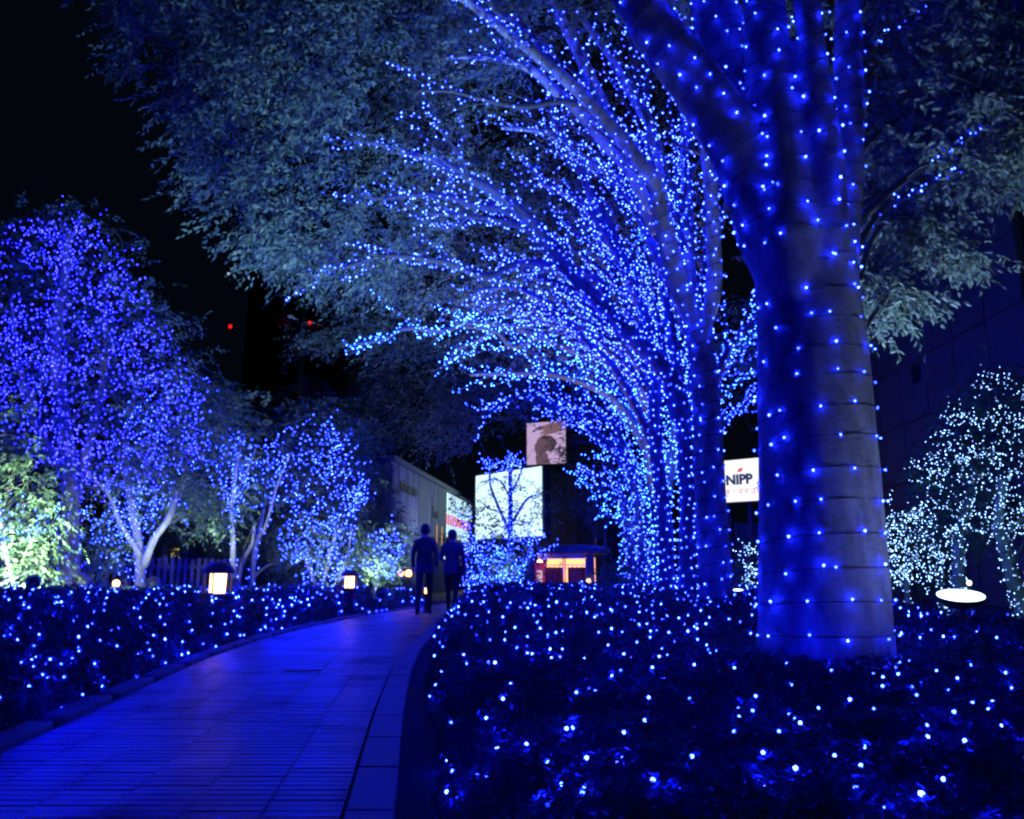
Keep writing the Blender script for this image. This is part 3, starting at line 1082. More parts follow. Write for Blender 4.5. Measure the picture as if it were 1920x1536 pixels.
b7.part('support', BLACK, sn, .2, .35, 0, zb - .03, -.5, -.3)
b7.part('support', BLACK, sn, 1.0, 1.15, 0, zb - .03, -.5, -.3)

# --- right big building with square openings
w0, w1 = at(1490, 1080, 38) * [1, 1, 0], at(1990, 1080, 19) * [1, 1, 0]
b8 = Board(tuple(w0), tuple(w1))
rb = empty('office_block', b8.p(0, 0, -5), 'tall dark panelled building wall with small square openings at the right', 'building')
Hh = 26
b8.part('wall', BLACK, rb, 0, b8.w, 0, Hh, -8, -.25)
ncol = 11; rowh = 1.9
cw = b8.w / ncol
opens = {}
def b8_uv(px_, py_):
    # intersection of the sight line with the wall plane
    u = (px_ - 960) / 1493; v = (768 - py_) / 1493
    d = Vector((u, CP - v * SP, SP + v * CP)); o = Vector((0, 0, EYE))
    t = (b8.o - o).dot(b8.n) / d.dot(b8.n)
    P = o + d * t
    return (P - b8.o).dot(b8.d), P.z
holes = [b8_uv(*q) for q in ((1713, 502), (1720, 596), (1730, 690))]
hole_w = .62
cols = {}
for (hx, hz) in holes:
    cols.setdefault((int(hx / cw), int(hz / rowh)), []).append((hx, hz))
for i in range(ncol):
    for j in range(int(Hh / rowh)):
        x0, x1, y0, y1 = cw * i + .025, cw * (i + 1) - .025, rowh * j + .025, rowh * (j + 1) - .025
        dz = random.uniform(-.004, .004)
        if (i, j) in cols:
            hx, hz = cols[(i, j)][0]
            hx = min(max(hx, x0 + .5), x1 - .5); hz = min(max(hz, y0 + .4), y1 - .4)
            g = Geo(); s_ = hole_w / 2
            b8.box(g, x0, hx - s_, y0, y1, -.2, dz); b8.box(g, hx + s_, x1, y0, y1, -.2, dz)
            b8.box(g, hx - s_, hx + s_, y0, hz - s_, -.2, dz); b8.box(g, hx - s_, hx + s_, hz + s_, y1, -.2, dz)
            g.build('wall_panel', CONC, rb)
            b8.part('window', GLASS_D, rb, hx - s_ + .002, hx + s_ - .002, hz - s_ + .002, hz + s_ - .002, -.24, -.18)
        else:
            b8.part('wall_panel', CONC, rb, x0, x1, y0, y1, -.2, dz)

# --- low dark wall / hoarding left of it behind the NIPP sign
h0, h1 = at(1340, 1080, 34) * [1, 1, 0], at(1488, 1080, 33) * [1, 1, 0]
b9 = Board(tuple(h0), tuple(h1))
lo = empty('low_wall', b9.p(0, 0, 0), 'low dark wall under the lit box sign', 'wall')
for i in range(6): b9.part('wall_panel', FAC_D, lo, b9.w * i / 6 + .01, b9.w * (i + 1) / 6 - .01, 0, 2.9, -.3, 0)
b9.part('coping', FAC_D, lo, -.05, b9.w + .05, 2.9, 2.98, -.35, .05)

# --- far towers with red beacons
def tower(px0, px1, py, Y, beacons, label):
    a, c = at(px0, 1080, Y), at(px1, 1080, Y)
    top = at(px0, py, Y)[2]
    bb = Board((a[0], a[1], 0), (c[0], c[1], 0))
    r = empty('tower_block', bb.p(0, 0, -10), label, 'tower')
    bb.part('wall', BLACK, r, 0, bb.w, 0, top, -20, 0)
    nf = int(top / 6)
    for k in range(nf): bb.part('floor_band', FAC_D, r, .3, bb.w - .3, 6 * k + 1, 6 * k + 3.4, .01, .2)
    for (bx, by, m, rr) in beacons:
        q = at(bx, by, Y)
        x = (Vector(q) - bb.o).dot(bb.d)
        mt = Geo().lathe([(rr * .7, -rr * 1.1), (rr, -rr * .4), (rr, rr * .4), (rr * .5, rr)], bb.p(x, q[2], .3 + rr), 8).build('beacon', m, r)
        bb.part('bracket', BLACK, mt, x - .1, x + .1, q[2] - rr * 1.4, q[2] - rr * 1.1, .0, .3 + rr)
B_RED = glow_mat('red_beacon', (1, .01, .01), 1.2)
B_WH = glow_mat('white_beacon', (.8, .9, 1), .8)
tower(428, 486, 508, 160, [(434, 614, B_RED, .38), (430, 515, B_WH, .22)], 'dark far tower with a red beacon, left one of the two beyond the garden')
tower(548, 600, 520, 175, [(582, 607, B_RED, .38)], 'dark far tower with a red beacon, half behind the big canopy')

# --- shop signs low at the left
def small_sign(px0, px1, py0, py1, Y, mat, label, txt=None, tm=None, name='shop_sign', sz=.6):
    a, c = at(px0, 1080, Y), at(px1, 1080, Y)
    zt, zb = at(px0, py0, Y)[2], at(px0, py1, Y)[2]
    bb = Board((a[0], a[1], 0), (c[0], c[1], 0))
    r = empty(name, bb.p(bb.w / 2, 0, -.1), label, 'sign')
    bb.part('box', BLACK, r, -.04, bb.w + .04, zb - .04, zt + .04, -.2, -.01)
    bb.part('face', mat, r, 0, bb.w, zb, zt, 0, .02)
    bb.part('post', BLACK, r, bb.w / 2 - .05, bb.w / 2 + .05, 0, zb - .04, -.15, -.05)
    if txt: bb.text('lettering', txt, (zt - zb) * sz, tm, r, bb.w / 2, (zt + zb) / 2, .03, .008, bold=.01)
    return r
small_sign(45, 82, 1023, 1037, 22, glow_mat('shop_sign_white', (.8, .95, 1), 1.0), 'small white lit shop sign with dark letters low at the left behind leaves', 'ロFF', NAVY, sz=.9)
small_sign(317, 340, 1029, 1040, 22, glow_mat('shop_sign_yellow', (1, .8, .02), 1.0), 'small yellow lit sign behind the left trees', '▮▮', BLACK, sz=.6)
small_sign(319, 338, 1042, 1049, 21.6, BLACK, 'thin white numerals under the yellow sign', '1-88m', glow_mat('numerals_white', (1, 1, 1), 1.0), sz=1.2)
# ================================================================== FLOODLIGHTS
def flood(pos, target, energy, col, size=.11, label='', group='ground floodlights under the trees', ang=75, lens=1.0, blend=.8, cat='floodlight', soft=.06):
    root = empty('ground_floodlight', pos, label, cat, group)
    d = Vector(target) - Vector(pos); d.normalize()
    R = np.array(d.to_track_quat('Z', 'Y').to_matrix())
    p = np.array(pos, float)
    Geo().lathe([(size * .55, -size * 1.3), (size * .9, -size * .7), (size, 0), (size * 1.08, .02), (size * .98, .02), (size * .9, -.01)], p, 16, R).build('housing', BLACK, root)
    Geo().lathe([(size * .88, -.012), (size * .88, .006)], p, 20, R).build('lens', glow_mat('floodlight_lens', col, 9 * lens), root)
    Geo().box(p + [0, 0, -p[2] / 2 - size * .4], (.03, .03, max(.05, p[2] - size))).box(p + [0, 0, -p[2] + .01], (.16, .16, .02)).build('stake', BLACK, root)
    l = bpy.data.lights.new('floodlight_beam', 'SPOT')
    l.energy = energy; l.color = col; l.spot_size = math.radians(ang); l.spot_blend = blend; l.shadow_soft_size = soft
    o = bpy.data.objects.new('floodlight_beam', l); COL.objects.link(o)
    o.location = Vector(pos) + d * .05; o.rotation_euler = (-d).to_track_quat('Z', 'Y').to_euler()
    o.parent = root; o.matrix_parent_inverse = Matrix.Translation(-Vector(pos))
    return root


COOL = (.50, .82, 1.0)
COOLW = (.72, .95, 1.0)

# ================================================================== TREES
# ---- hero tree, base hidden in the hedge bed
h = Tree('zelkova_tree', at(1552, 1330, 4.5) * [1, 1, 0], 'huge smooth grey trunk wrapped with spaced blue lights, nearest tree, splitting into limbs', BARK, LED, .0068)
bx, by = h.base[0], 4.5
tr = [(bx + .02, by, -.1), (bx, by, .3)] + px([(1545, 1180), (1538, 950), (1527, 740), (1515, 560), (1505, 430)], 4.5, 4.6)
P, R = h.limb(tr, .385, .285, 'trunk', 24, 10, 0, 1, .0, mesh=False)
hero = [(P, R)]; h.lights(P, R, .17, .205, wire=.003, t0=.08, off=.010, jitter=.008)
def mpx(r, Y): return r / 1493 * Y
hl = [
    ([(1475, 560), (1435, 400), (1368, 250), (1285, 130), (1212, 30), (1150, -90), (1080, -260)], 4.55, 4.2, 74, 38, 'branch'),
    ([(1480, 560), (1440, 400), (1400, 230), (1362, 100), (1335, -20), (1300, -200)], 4.5, 4.9, 80, 48, 'branch'),
    ([(1500, 560), (1475, 400), (1455, 240), (1440, 100), (1430, -20), (1420, -220)], 4.4, 4.4, 70, 38, 'branch'),
    ([(1560, 600), (1555, 430), (1548, 290), (1530, 160), (1517, 40), (1505, -60), (1480, -250)], 4.42, 4.1, 42, 22, 'branch'),
    ([(1572, 600), (1580, 430), (1588, 250), (1592, 100), (1592, -20), (1600, -250)], 4.6, 4.8, 40, 27, 'branch')]
for pts, Y0, Y1, r0, r1, nm in hl:
    P, R = h.limb(px(pts, Y0, Y1), mpx(r0, 4.5), mpx(r1, 4.5), nm, 18, 8, mesh=False, ease=.16)
    hero.append((P, R))
    h.lights(P, R, .145, .19, wire=.003, t0=.12, off=.010, jitter=.008)
h.fuse(hero, .021, .012)
# lit side boughs reaching right
for pts, Y0, Y1, r0 in [([(1600, 420), (1680, 350), (1760, 295), (1832, 245)], 4.7, 5.4, 12),
                        ([(1600, 470), (1650, 400), (1700, 370), (1770, 330), (1800, 320)], 4.7, 5.6, 8),
                        ([(1600, 120), (1640, 80), (1720, 30), (1800, -20)], 4.8, 5.4, 12),
                        ([(1610, 520), (1640, 440), (1690, 410), (1780, 440)], 4.7, 5.8, 8),
                        ([(1595, 30), (1700, -60), (1850, -120)], 4.7, 5.6, 14),
                        ([(1600, 300), (1660, 240), (1780, 180), (1930, 160)], 4.7, 6.0, 10),
                        ([(1605, 640), (1660, 560), (1720, 500)], 4.75, 5.6, 7)]:
    P, R = h.limb(px(pts, Y0, Y1), mpx(r0, 4.8), .006, 'branch', 7, 7)
    q = resample(P[4:], .062)
    if pts[-1][1] not in (440, 160, 500, -120): h.leds.append(q + RNG.normal(0, .014, q.shape))
regs = [([(1640, 30), (1700, -60), (1960, -60), (1960, 330), (1860, 370), (1790, 310), (1700, 290), (1650, 200)], 4.6, 6.4, 330),
        ([(1625, 300), (1700, 240), (1860, 180), (1960, 200), (1940, 320), (1850, 380), (1740, 350), (1640, 330)], 5, 6.5, 120),
        ([(1620, 390), (1700, 385), (1780, 430), (1810, 470), (1790, 520), (1700, 470), (1620, 440)], 5.2, 6.2, 75),
        ([(1615, 500), (1660, 500), (1720, 540), (1725, 570), (1660, 610), (1618, 610)], 5.2, 6, 46),
        ([(1800, 480), (1838, 490), (1830, 505), (1800, 500)], 5.4, 5.8, 4),
        ([(1620, 220), (1660, 240), (1655, 330), (1620, 330)], 5, 6, 22)]
for poly, Y0, Y1, n in regs:
    C = h.region(poly, Y0, Y1, n); h.connect(C, .5, .005)
    h.leaves(*clusters(C, (1.6, 4.6, 3), 4, .085, .19, 9, .052, True, .35))
# canopy overhead to the left of the hero (behind its limbs)
C = h.region([(1050, -150), (1650, -150), (1640, 60), (1470, 60), (1300, 20), (1180, 60), (1060, 20)], 5.0, 7.2, 120)
h.connect(C, .5, .005); h.leaves(*clusters(C, (1.6, 4.6, 3), 4, .10, .2, 9, .058, True, .35))
h.finish(LEAF_R, label='blue string lights spiralling round the nearest huge trunk and its limbs', near=300, r=.0068, group='string lights wound on the right row of trees')

# ---- second tree
def row_root(X, Y): return np.array([X, Y, 0])
t1 = Tree('zelkova_tree', at(1345, 1110, 9.5) * [1, 1, 0], 'tall grey tree ringed by black wires and blue lights, second in the right row', BARK, LED, .0085)
P, R = t1.limb([tuple(t1.base - [0, 0, .1])] + px([(1342, 1100), (1332, 940), (1326, 780), (1316, 660), (1308, 600)], 9.5), (.205), .155, 'trunk', 18, 9, .0, 1, 0, mesh=False)
sec = [(P, R)]
t1.lights(P, R, .19, .19, wire=.006, t0=.1)
L1 = [([(1312, 640), (1282, 560), (1258, 480), (1240, 400), (1233, 355), (1200, 305), (1122, 210), (1037, 129), (959, 68), (880, 5), (780, -60)], 9.5, 8.4, 24, 8),
      ([(1318, 640), (1338, 540), (1337, 440), (1331, 338), (1321, 271), (1306, 196), (1290, 110), (1280, 0), (1270, -120)], 9.4, 8.6, 18, 8),
      ([(1243, 420), (1236, 340), (1223, 271), (1220, 233), (1199, 206), (1179, 169), (1152, 118), (1115, 68), (1071, 0), (1020, -90)], 9.5, 9.6, 15, 6),
      ([(1306, 640), (1290, 510), (1287, 400), (1286, 300), (1283, 176), (1270, 60), (1250, -80)], 9.8, 10.5, 20, 8),
      ([(1232, 440), (1213, 382), (1189, 321), (1138, 271), (1094, 217), (1037, 166), (1003, 135), (952, 115), (901, 108), (834, 108)], 9.6, 8.8, 22, 5),
      ([(1225, 400), (1180, 310), (1125, 190), (1091, 112), (1057, 44), (1037, 0), (1000, -80)], 9.3, 8.6, 17, 9),
      ([(1122, 215), (1060, 190), (980, 200), (900, 185), (850, 172), (785, 170)], 9.0, 8.6, 8, 3),
      ([(1037, 129), (980, 50), (930, 20), (900, -40)], 8.9, 8.2, 9, 4),
      ([(1223, 271), (1214, 200), (1213, 130), (1205, 60), (1190, -20)], 9.6, 9.8, 8, 4),
      ([(1320, 300), (1352, 330), (1362, 380), (1345, 450), (1338, 500)], 9.5, 9.4, 7, 5),
      ([(1322, 700), (1268, 560), (1230, 470), (1195, 400), (1150, 330), (1095, 300), (1050, 260), (1000, 245), (940, 240)], 9.9, 11, 15, 5)]
for li, (pts, Y0, Y1, r0, r1) in enumerate(L1):
    P, R = t1.limb(px(pts, Y0, Y1), mpx(r0, 9.4), mpx(r1, 9.2), 'branch', 10, 6, mesh=li >= 6, ease=.1 if li < 6 else 0)
    if li < 6: sec.append((P, R))
    t1.lights(P, R, .17, .125, wire=.0045 if r0 > 14 else 0, t0=.04, jitter=.02)
    t1.side(P, R, max(4, int(length(P) * 2.2)), .6, 1.5, .2, .8, .085, .3, (-.1, 0, .1))
t1.fuse(sec, .022, .006)
for k in range(16):
    x0, y0 = 1236 + 70 * RNG.random(), 470 - 120 * RNG.random()
    ang = math.radians(RNG.uniform(38, 96)); Lp = RNG.uniform(260, 420)
    x1, y1 = x0 - math.cos(ang) * Lp * .5, y0 - math.sin(ang) * Lp * .5
    x2, y2 = x1 - math.cos(ang - .2) * Lp * .5, y1 - math.sin(ang - .2) * Lp * .5
    Y2 = RNG.uniform(8.8, 11.2)
    P, R = t1.limb([at(x0, y0, 9.6), at((x0 + x1) / 2 + 6, (y0 + y1) / 2, (9.6 + Y2) / 2), at(x1, y1, Y2), at(x2, y2, Y2 - .2)], .035, .008, 'branch', 6, 5)
    t1.lights(P, R, .17, .10, jitter=.025)
    t1.side(P, R, 4, .4, .9, .3, .9, .085, .3, (-.1, 0, .05))
# canopy masses above and beyond the limbs
OUT = [(215, -20), (240, 120), (285, 195), (345, 290), (400, 395), (465, 450), (515, 515), (575, 540), (700, 530), (820, 470), (900, 330), (880, 200), (900, 40), (1000, -60), (560, -130), (220, -120)]
OUTL = [(215, -20), (240, 120), (285, 195), (345, 290), (400, 395), (465, 450), (515, 515), (575, 540), (640, 535), (640, 300), (700, 100), (760, -60), (560, -130), (220, -120)]
OUTR = [(640, 535), (720, 530), (820, 470), (900, 330), (880, 200), (900, 40), (1000, -60), (760, -60), (700, 100), (640, 300)]
C = np.vstack([t1.region(OUTL, 8.0, 12.0, 470), t1.region(OUTR, 11.6, 14.5, 330), t1.region(OUTR, 9.2, 10.5, 22)])
t1.connect(C, .35, .008, 6)
t1.leaves(*clusters(C, (1.5, 9.8, 4), 5, .17, .36, 11, .082, False, .45))
C = t1.region([(880, -120), (1360, -120), (1360, 500), (1260, 560), (1100, 420), (950, 300), (870, 200)], 13, 16.5, 330)
t1.connect(C, .3, .008, 4)
t1.leaves(*clusters(C, (1.5, 9.8, 4), 5, .2, .38, 11, .085, False, .4))
C = t1.region([(780, -100), (1100, -100), (1080, 60), (900, 180), (780, 150)], 8.8, 9.6, 60)
t1.connect(C, .4, .006, 4); t1.leaves(*clusters(C, (1.5, 9.8, 4), 5, .17, .36, 11, .082, False, .4))
t1.finish(LEAF, label='blue string lights ringing the second tree of the right row and its arching limbs', group='string lights wound on the right row of trees')

# ---- third tree: long arcs to the left
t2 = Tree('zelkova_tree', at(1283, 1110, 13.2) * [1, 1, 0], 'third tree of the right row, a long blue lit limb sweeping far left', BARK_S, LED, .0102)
P, R = t2.limb([tuple(t2.base - [0, 0, .1])] + px([(1288, 1100), (1291, 960), (1285, 840), (1276, 740)], 13.2), .17, .13, 'trunk', 12, 7, 0, 1, 0)
t2.lights(P, R, .16, .13)
P, R = t2.limb([tuple(t2.base + [-.25, .2, 0])] + px([(1250, 1100), (1247, 980), (1232, 860), (1226, 720), (1215, 640)], 13.3), .14, .10, 'trunk', 10, 7, 0, 1, 0)
t2.lights(P, R, .15, .12)
L2 = [([(1278, 780), (1258, 715), (1223, 668), (1172, 620), (1121, 565), (1071, 512), (1040, 480), (997, 417), (929, 362), (879, 335), (821, 301), (760, 288), (709, 271), (655, 261)], 13.2, 10.2, 23, 3),
      ([(879, 335), (866, 300), (840, 262), (812, 232)], 10.9, 10.4, 4, 2),
      ([(1040, 480), (990, 430), (946, 396), (889, 386), (838, 369), (777, 366), (709, 373), (665, 362)], 12.2, 10.6, 10, 3),
      ([(1071, 512), (1031, 450), (946, 417), (879, 407), (804, 400)], 12.3, 11.2, 9, 3),
      ([(879, 407), (840, 430), (801, 415), (780, 405)], 11.6, 11.2, 4, 2),
      ([(1140, 580), (1122, 525), (1048, 498), (973, 495), (912, 520), (845, 495), (777, 484), (716, 481), (658, 498), (608, 514), (570, 517)], 12.8, 10.4, 10, 3),
      ([(1226, 720), (1210, 600), (1183, 538), (1140, 450), (1099, 386), (1048, 356), (1014, 342), (997, 308)], 13.3, 12.4, 12, 4),
      ([(1210, 600), (1165, 470), (1120, 390), (1095, 335), (1068, 288), (1041, 234), (1030, 180)], 13.2, 12, 14, 5),
      ([(1276, 740), (1255, 600), (1240, 500), (1218, 400), (1190, 320), (1160, 250)], 13.3, 14, 13, 6),
      ([(1285, 840), (1300, 700), (1305, 600), (1320, 500), (1325, 420)], 13.4, 14, 12, 6),
      ([(1230, 700), (1190, 610), (1150, 510), (1130, 440), (1105, 400), (1075, 360)], 13.6, 14.2, 9, 4),
      ([(1235, 860), (1190, 760), (1150, 690), (1100, 640), (1060, 600), (1010, 560), (960, 540), (890, 545)], 13.5, 12.6, 11, 4),
      ([(1320, 790), (1342, 717), (1369, 649), (1409, 609), (1450, 560)], 11.0, 11.6, 9, 4)]
for pts, Y0, Y1, r0, r1 in L2:
    P, R = t2.limb(px(pts, Y0, Y1), mpx(r0, 12.5), mpx(r1, 12), 'branch', 8, 6)
    t2.lights(P, R, .17, .11, t0=.02, jitter=.03)
    t2.side(P, R, max(4, int(length(P) * 2.6)), .6, 1.6, .15, .88, .08, .28, (-.15, 0, .0))
# fan of thin lit branches between the big limbs
for k in range(26):
    a = k / 25
    x0, y0 = 1222 + 50 * a, 760 - 60 * a
    ang = math.radians(RNG.uniform(22, 86)); Lp = RNG.uniform(300, 480)
    x1, y1 = x0 - math.cos(ang) * Lp * .5, y0 - math.sin(ang) * Lp * .55
    x2, y2 = x1 - math.cos(ang - .28) * Lp * .5, y1 - math.sin(ang - .28) * Lp * .4
    Y0 = 13.6; Y2 = RNG.uniform(12.2, 15)
    P, R = t2.limb([at(x0, y0, Y0), at((x0 + x1) / 2 + 8, (y0 + y1) / 2, (Y0 + Y2) / 2), at(x1, y1, Y2), at(x2, y2, Y2 - .3)], .05, .012, 'branch', 6, 5)
    t2.lights(P, R, .2, .10, jitter=.03)
    t2.side(P, R, 4, .4, 1.0, .35, .9, .085, .4, (-.1, 0, .05))
C = t2.region([(470, 440), (560, 430), (700, 470), (850, 300), (1000, 260), (1180, 420), (1250, 560), (1180, 620), (1000, 560), (860, 590), (760, 560), (640, 570), (560, 540)], 14.2, 17.5, 430)
t2.connect(C, .3, .009, 4)
t2.leaves(*clusters(C, (2.2, 13.5, 4), 5, .22, .42, 10, .095, False, .45))
t2.finish(LEAF, label='blue string lights along the long left sweeping limbs of the third tree', group='string lights wound on the right row of trees')

# ---- fourth tree
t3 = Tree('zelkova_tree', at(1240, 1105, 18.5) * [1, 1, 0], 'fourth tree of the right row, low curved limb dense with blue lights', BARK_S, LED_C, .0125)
P, R = t3.limb([tuple(t3.base - [0, 0, .1])] + px([(1240, 1090), (1238, 1000), (1232, 930), (1222, 840), (1222, 760)], 18.5), .17, .12, 'trunk', 10, 6, 0, 1, 0)
t3.lights(P, R, .15, .11)
L3 = [([(1238, 1000), (1215, 850), (1200, 720), (1183, 691), (1082, 660), (1014, 633), (946, 610), (879, 606), (828, 620), (760, 616), (716, 637), (669, 645)], 18.5, 14.8, 12, 3),
      ([(946, 610), (890, 640), (850, 660), (835, 690)], 16.0, 15.5, 5, 2),
      ([(1014, 633), (960, 650), (930, 622), (870, 612), (850, 603)], 16.3, 15.3, 5, 2),
      ([(1215, 850), (1160, 760), (1105, 724), (1037, 703), (969, 700), (881, 703)], 18.5, 16.2, 10, 3),
      ([(1037, 703), (1010, 670), (990, 655), (960, 650)], 17.2, 16.8, 4, 2),
      ([(1222, 760), (1190, 640), (1160, 560), (1130, 500), (1100, 470)], 18.7, 18.5, 9, 3),
      ([(1222, 760), (1225, 640), (1215, 540), (1200, 450), (1180, 400)], 18.7, 19, 9, 3),
      ([(1232, 930), (1275, 800), (1330, 700), (1395, 640), (1440, 600)], 18.7, 19.5, 9, 3),
      ([(1238, 1000), (1258, 900), (1262, 800), (1262, 700), (1268, 620)], 18.6, 19, 9, 4),
      ([(1230, 900), (1300, 830), (1360, 740), (1420, 690)], 18.7, 19.5, 8, 3),
      ([(1195, 800), (1150, 700), (1110, 620), (1090, 560), (1060, 540)], 18.5, 19, 8, 3)]
for pts, Y0, Y1, r0, r1 in L3:
    P, R = t3.limb(px(pts, Y0, Y1), mpx(r0, 18), mpx(r1, 17), 'branch', 7, 5)
    t3.lights(P, R, .18, .10, jitter=.05)
    t3.side(P, R, max(3, int(length(P) * 2.1)), .8, 2.0, .12, .88, .085, .28, (-.1, 0, .0))
C = t3.region([(560, 610), (600, 600), (700, 580), (850, 560), (1000, 560), (1150, 620), (1200, 700), (1100, 690), (1000, 680), (900, 670), (820, 680), (720, 665), (560, 655)], 17, 21, 260)
C2 = t3.region([(1000, 400), (1250, 450), (1290, 560), (1440, 560), (1440, 700), (1300, 700), (1100, 600)], 19, 22, 170)
t3.connect(C, .3, .01, 5); t3.connect(C2, .3, .01, 5)
t3.leaves(*clusters(np.vstack([C, C2]), (3.2, 18.5, 4), 5, .26, .45, 10, .095, False, .4))
t3.finish(LEAF, label='dense ice blue lights over the fourth tree of the right row', group='string lights wound on the right row of trees')

# ---- fifth and sixth trees: dense curtains of light
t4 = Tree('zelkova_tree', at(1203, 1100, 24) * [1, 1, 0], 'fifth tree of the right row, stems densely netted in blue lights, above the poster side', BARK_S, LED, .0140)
for k, (a, c) in enumerate((((1203, 1100), (1190, 900)), ((1222, 1100), (1228, 900)), ((1188, 1100), (1165, 930)))):
    Q = px([a, ((a[0] + c[0]) / 2 + 4, 1000), c], 24)
    P, R = t4.limb([Q[0] * [1, 1, 0]] + Q, .16, .10, 'trunk', 8, 6, 0, 1, 0)
    t4.lights(P, R, .16, .11, jitter=.04)
L4 = [([(1190, 900), (1160, 820), (1139, 785), (1088, 778), (1037, 768), (1003, 741), (952, 751), (915, 775)], 24, 20, 9, 3),
      ([(1190, 920), (1172, 852), (1122, 818), (1088, 790), (1050, 768), (1010, 720)], 24, 22, 9, 3),
      ([(1165, 930), (1140, 905), (1105, 888)], 24, 23, 5, 2),
      ([(1228, 900), (1200, 800), (1150, 730), (1110, 700), (1060, 690)], 24, 23, 9, 3),
      ([(1228, 900), (1210, 780), (1190, 700), (1170, 640)], 24, 24, 8, 3),
      ([(1228, 900), (1262, 830), (1300, 760), (1350, 700), (1420, 660)], 24, 25, 8, 3),
      ([(1228, 920), (1290, 870), (1350, 800), (1400, 755), (1430, 710)], 24, 25, 8, 3),
      ([(1190, 900), (1150, 850), (1110, 800), (1090, 740), (1090, 700)], 24, 24.5, 8, 3)]
for pts, Y0, Y1, r0, r1 in L4:
    P, R = t4.limb(px(pts, Y0, Y1), mpx(r0, 23), mpx(r1, 23), 'branch', 7, 5)
    t4.lights(P, R, .2, .10, jitter=.08)
    t4.side(P, R, max(4, int(length(P) * 2.2)), 1.0, 2.3, .1, .9, .1, .32, (0, 0, -.02))
C = t4.region([(700, 690), (820, 690), (1000, 670), (1150, 690), (1130, 770), (1080, 760), (1000, 790), (900, 800), (860, 855), (720, 830), (690, 740)], 22, 27, 300)
C2 = t4.region([(1060, 770), (1180, 700), (1430, 640), (1400, 760), (1250, 800), (1180, 850), (1120, 800)], 25, 28, 130)
t4.connect(C, .25, .012, 6); t4.connect(C2, .25, .012, 6)
t4.leaves(*clusters(np.vstack([C, C2]), (4, 24, 4), 5, .3, .5, 9, .12, False, .4))
t4.finish(LEAF, label='dense blue net of lights over the fifth tree of the right row', group='string lights wound on the right row of trees')

t5 = Tree('zelkova_tree', at(1178, 1098, 31) * [1, 1, 0], 'farthest tree of the right row, a small dense column of blue lights', BARK_S, LED_C, .0175)
for k, (a, c) in enumerate((((1172, 1098), (1172, 950)), ((1190, 1098), (1192, 940)), ((1208, 1098), (1215, 930)))):
    Q = px([a, c], 31)
    P, R = t5.limb([Q[0] * [1, 1, 0]] + Q, .2, .14, 'trunk', 8, 6, 0, 1, 0)
    t5.lights(P, R, .18, .13, jitter=.06)
for pts in ([(1172, 950), (1140, 925), (1100, 905), (1085, 890)], [(1192, 940), (1170, 900), (1140, 870), (1120, 850)], [(1215, 930), (1190, 870), (1160, 820)],
            [(1172, 980), (1150, 970), (1120, 960)], [(1192, 940), (1230, 880), (1270, 830)]):
    P, R = t5.limb(px(pts, 31), .12, .05, 'branch', 6, 5)
    t5.lights(P, R, .25, .13, jitter=.12)
    t5.side(P, R, 8, .6, 1.6, .1, .95, .13, .6, (0, 0, -.05))
C = t5.region([(1060, 860), (1180, 820), (1230, 880), (1180, 960), (1150, 1000), (1090, 980), (1075, 920)], 31, 35, 90)
t5.connect(C, .3, .015, 5); t5.leaves(*clusters(C, (5, 31, 4), 5, .35, .6, 8, .15, False, .4))
t5.finish(LEAF, label='ice blue lights on the farthest small tree of the right row', group='string lights wound on the right row of trees')


# ------------------------------------------------------------------ crowned garden trees on the left and middle
def garlands(t, poly, Y0, Y1, n, k=6, step=.12, droop=.3):
    """short runs of lights draped inside the crown outline"""
    C = t.region(poly, Y0, Y1, n)
    out = []
    for c in C:
        d = unit(RNG.normal(0, 1, 3) * [1, .6, .7])
        m = RNG.integers(2, k + 1)
        s = (np.arange(m) - m / 2) * step
        q = c + d * s[:, None]; q[:, 2] -= droop * (1 - (s / (k * step / 2)) ** 2) * .15
        out.append(q + RNG.normal(0, .02, q.shape))
    t.leds.append(np.concatenate(out))


def bushy(name, base_px, Y, label, stems, crown, Yr, nc, leafmat, bark, leds=None, ledmat=LED, led_r=.02, leaf=.075, per=5, size=.34,
          slabel=None, sgroup='string lights draped over the garden trees', trunk_r=.12, cl=.2, cat='tree', grp=None, nleaf=10, wrapn=None):
    t = Tree(name, at(base_px, 1100, Y) * [1, 1, 0], label, bark, ledmat, led_r, cat, grp)
    for i, (pts, r0, r1, lit) in enumerate(stems):
        Q = px(pts, Y, Y + RNG.uniform(-.8, .8))
        if pts[0][1] > 1080: Q = [Q[0] * [1, 1, 0] - [0, 0, .05]] + Q
        P, R = t.limb(Q, r0, r1, 'trunk' if i == 0 else 'branch', 9, 6, 0, 1, .05)
        if lit: t.lights(P, R, .17, lit, jitter=.02)
        t.side(P, R, max(2, int(length(P) * 1.3)), .5, 1.4, .45, 0, .1, .6, (0, 0, .25), .4)
    C = np.vstack([t.region(p, Yr[0], Yr[1], int(nc * w)) for p, w in crown])
    t.connect(C, .3, .009, 4)
    t.leaves(*clusters(C, tuple(t.base + [0, 0, 2]), per, cl, size, nleaf, leaf, False, .3))
    if leds:
        for poly, y0, y1, n, k, st in leds: garlands(t, poly, y0, y1, n, k, st)
    t.finish(leafmat, label=slabel, group=sgroup if slabel else None)
    return t


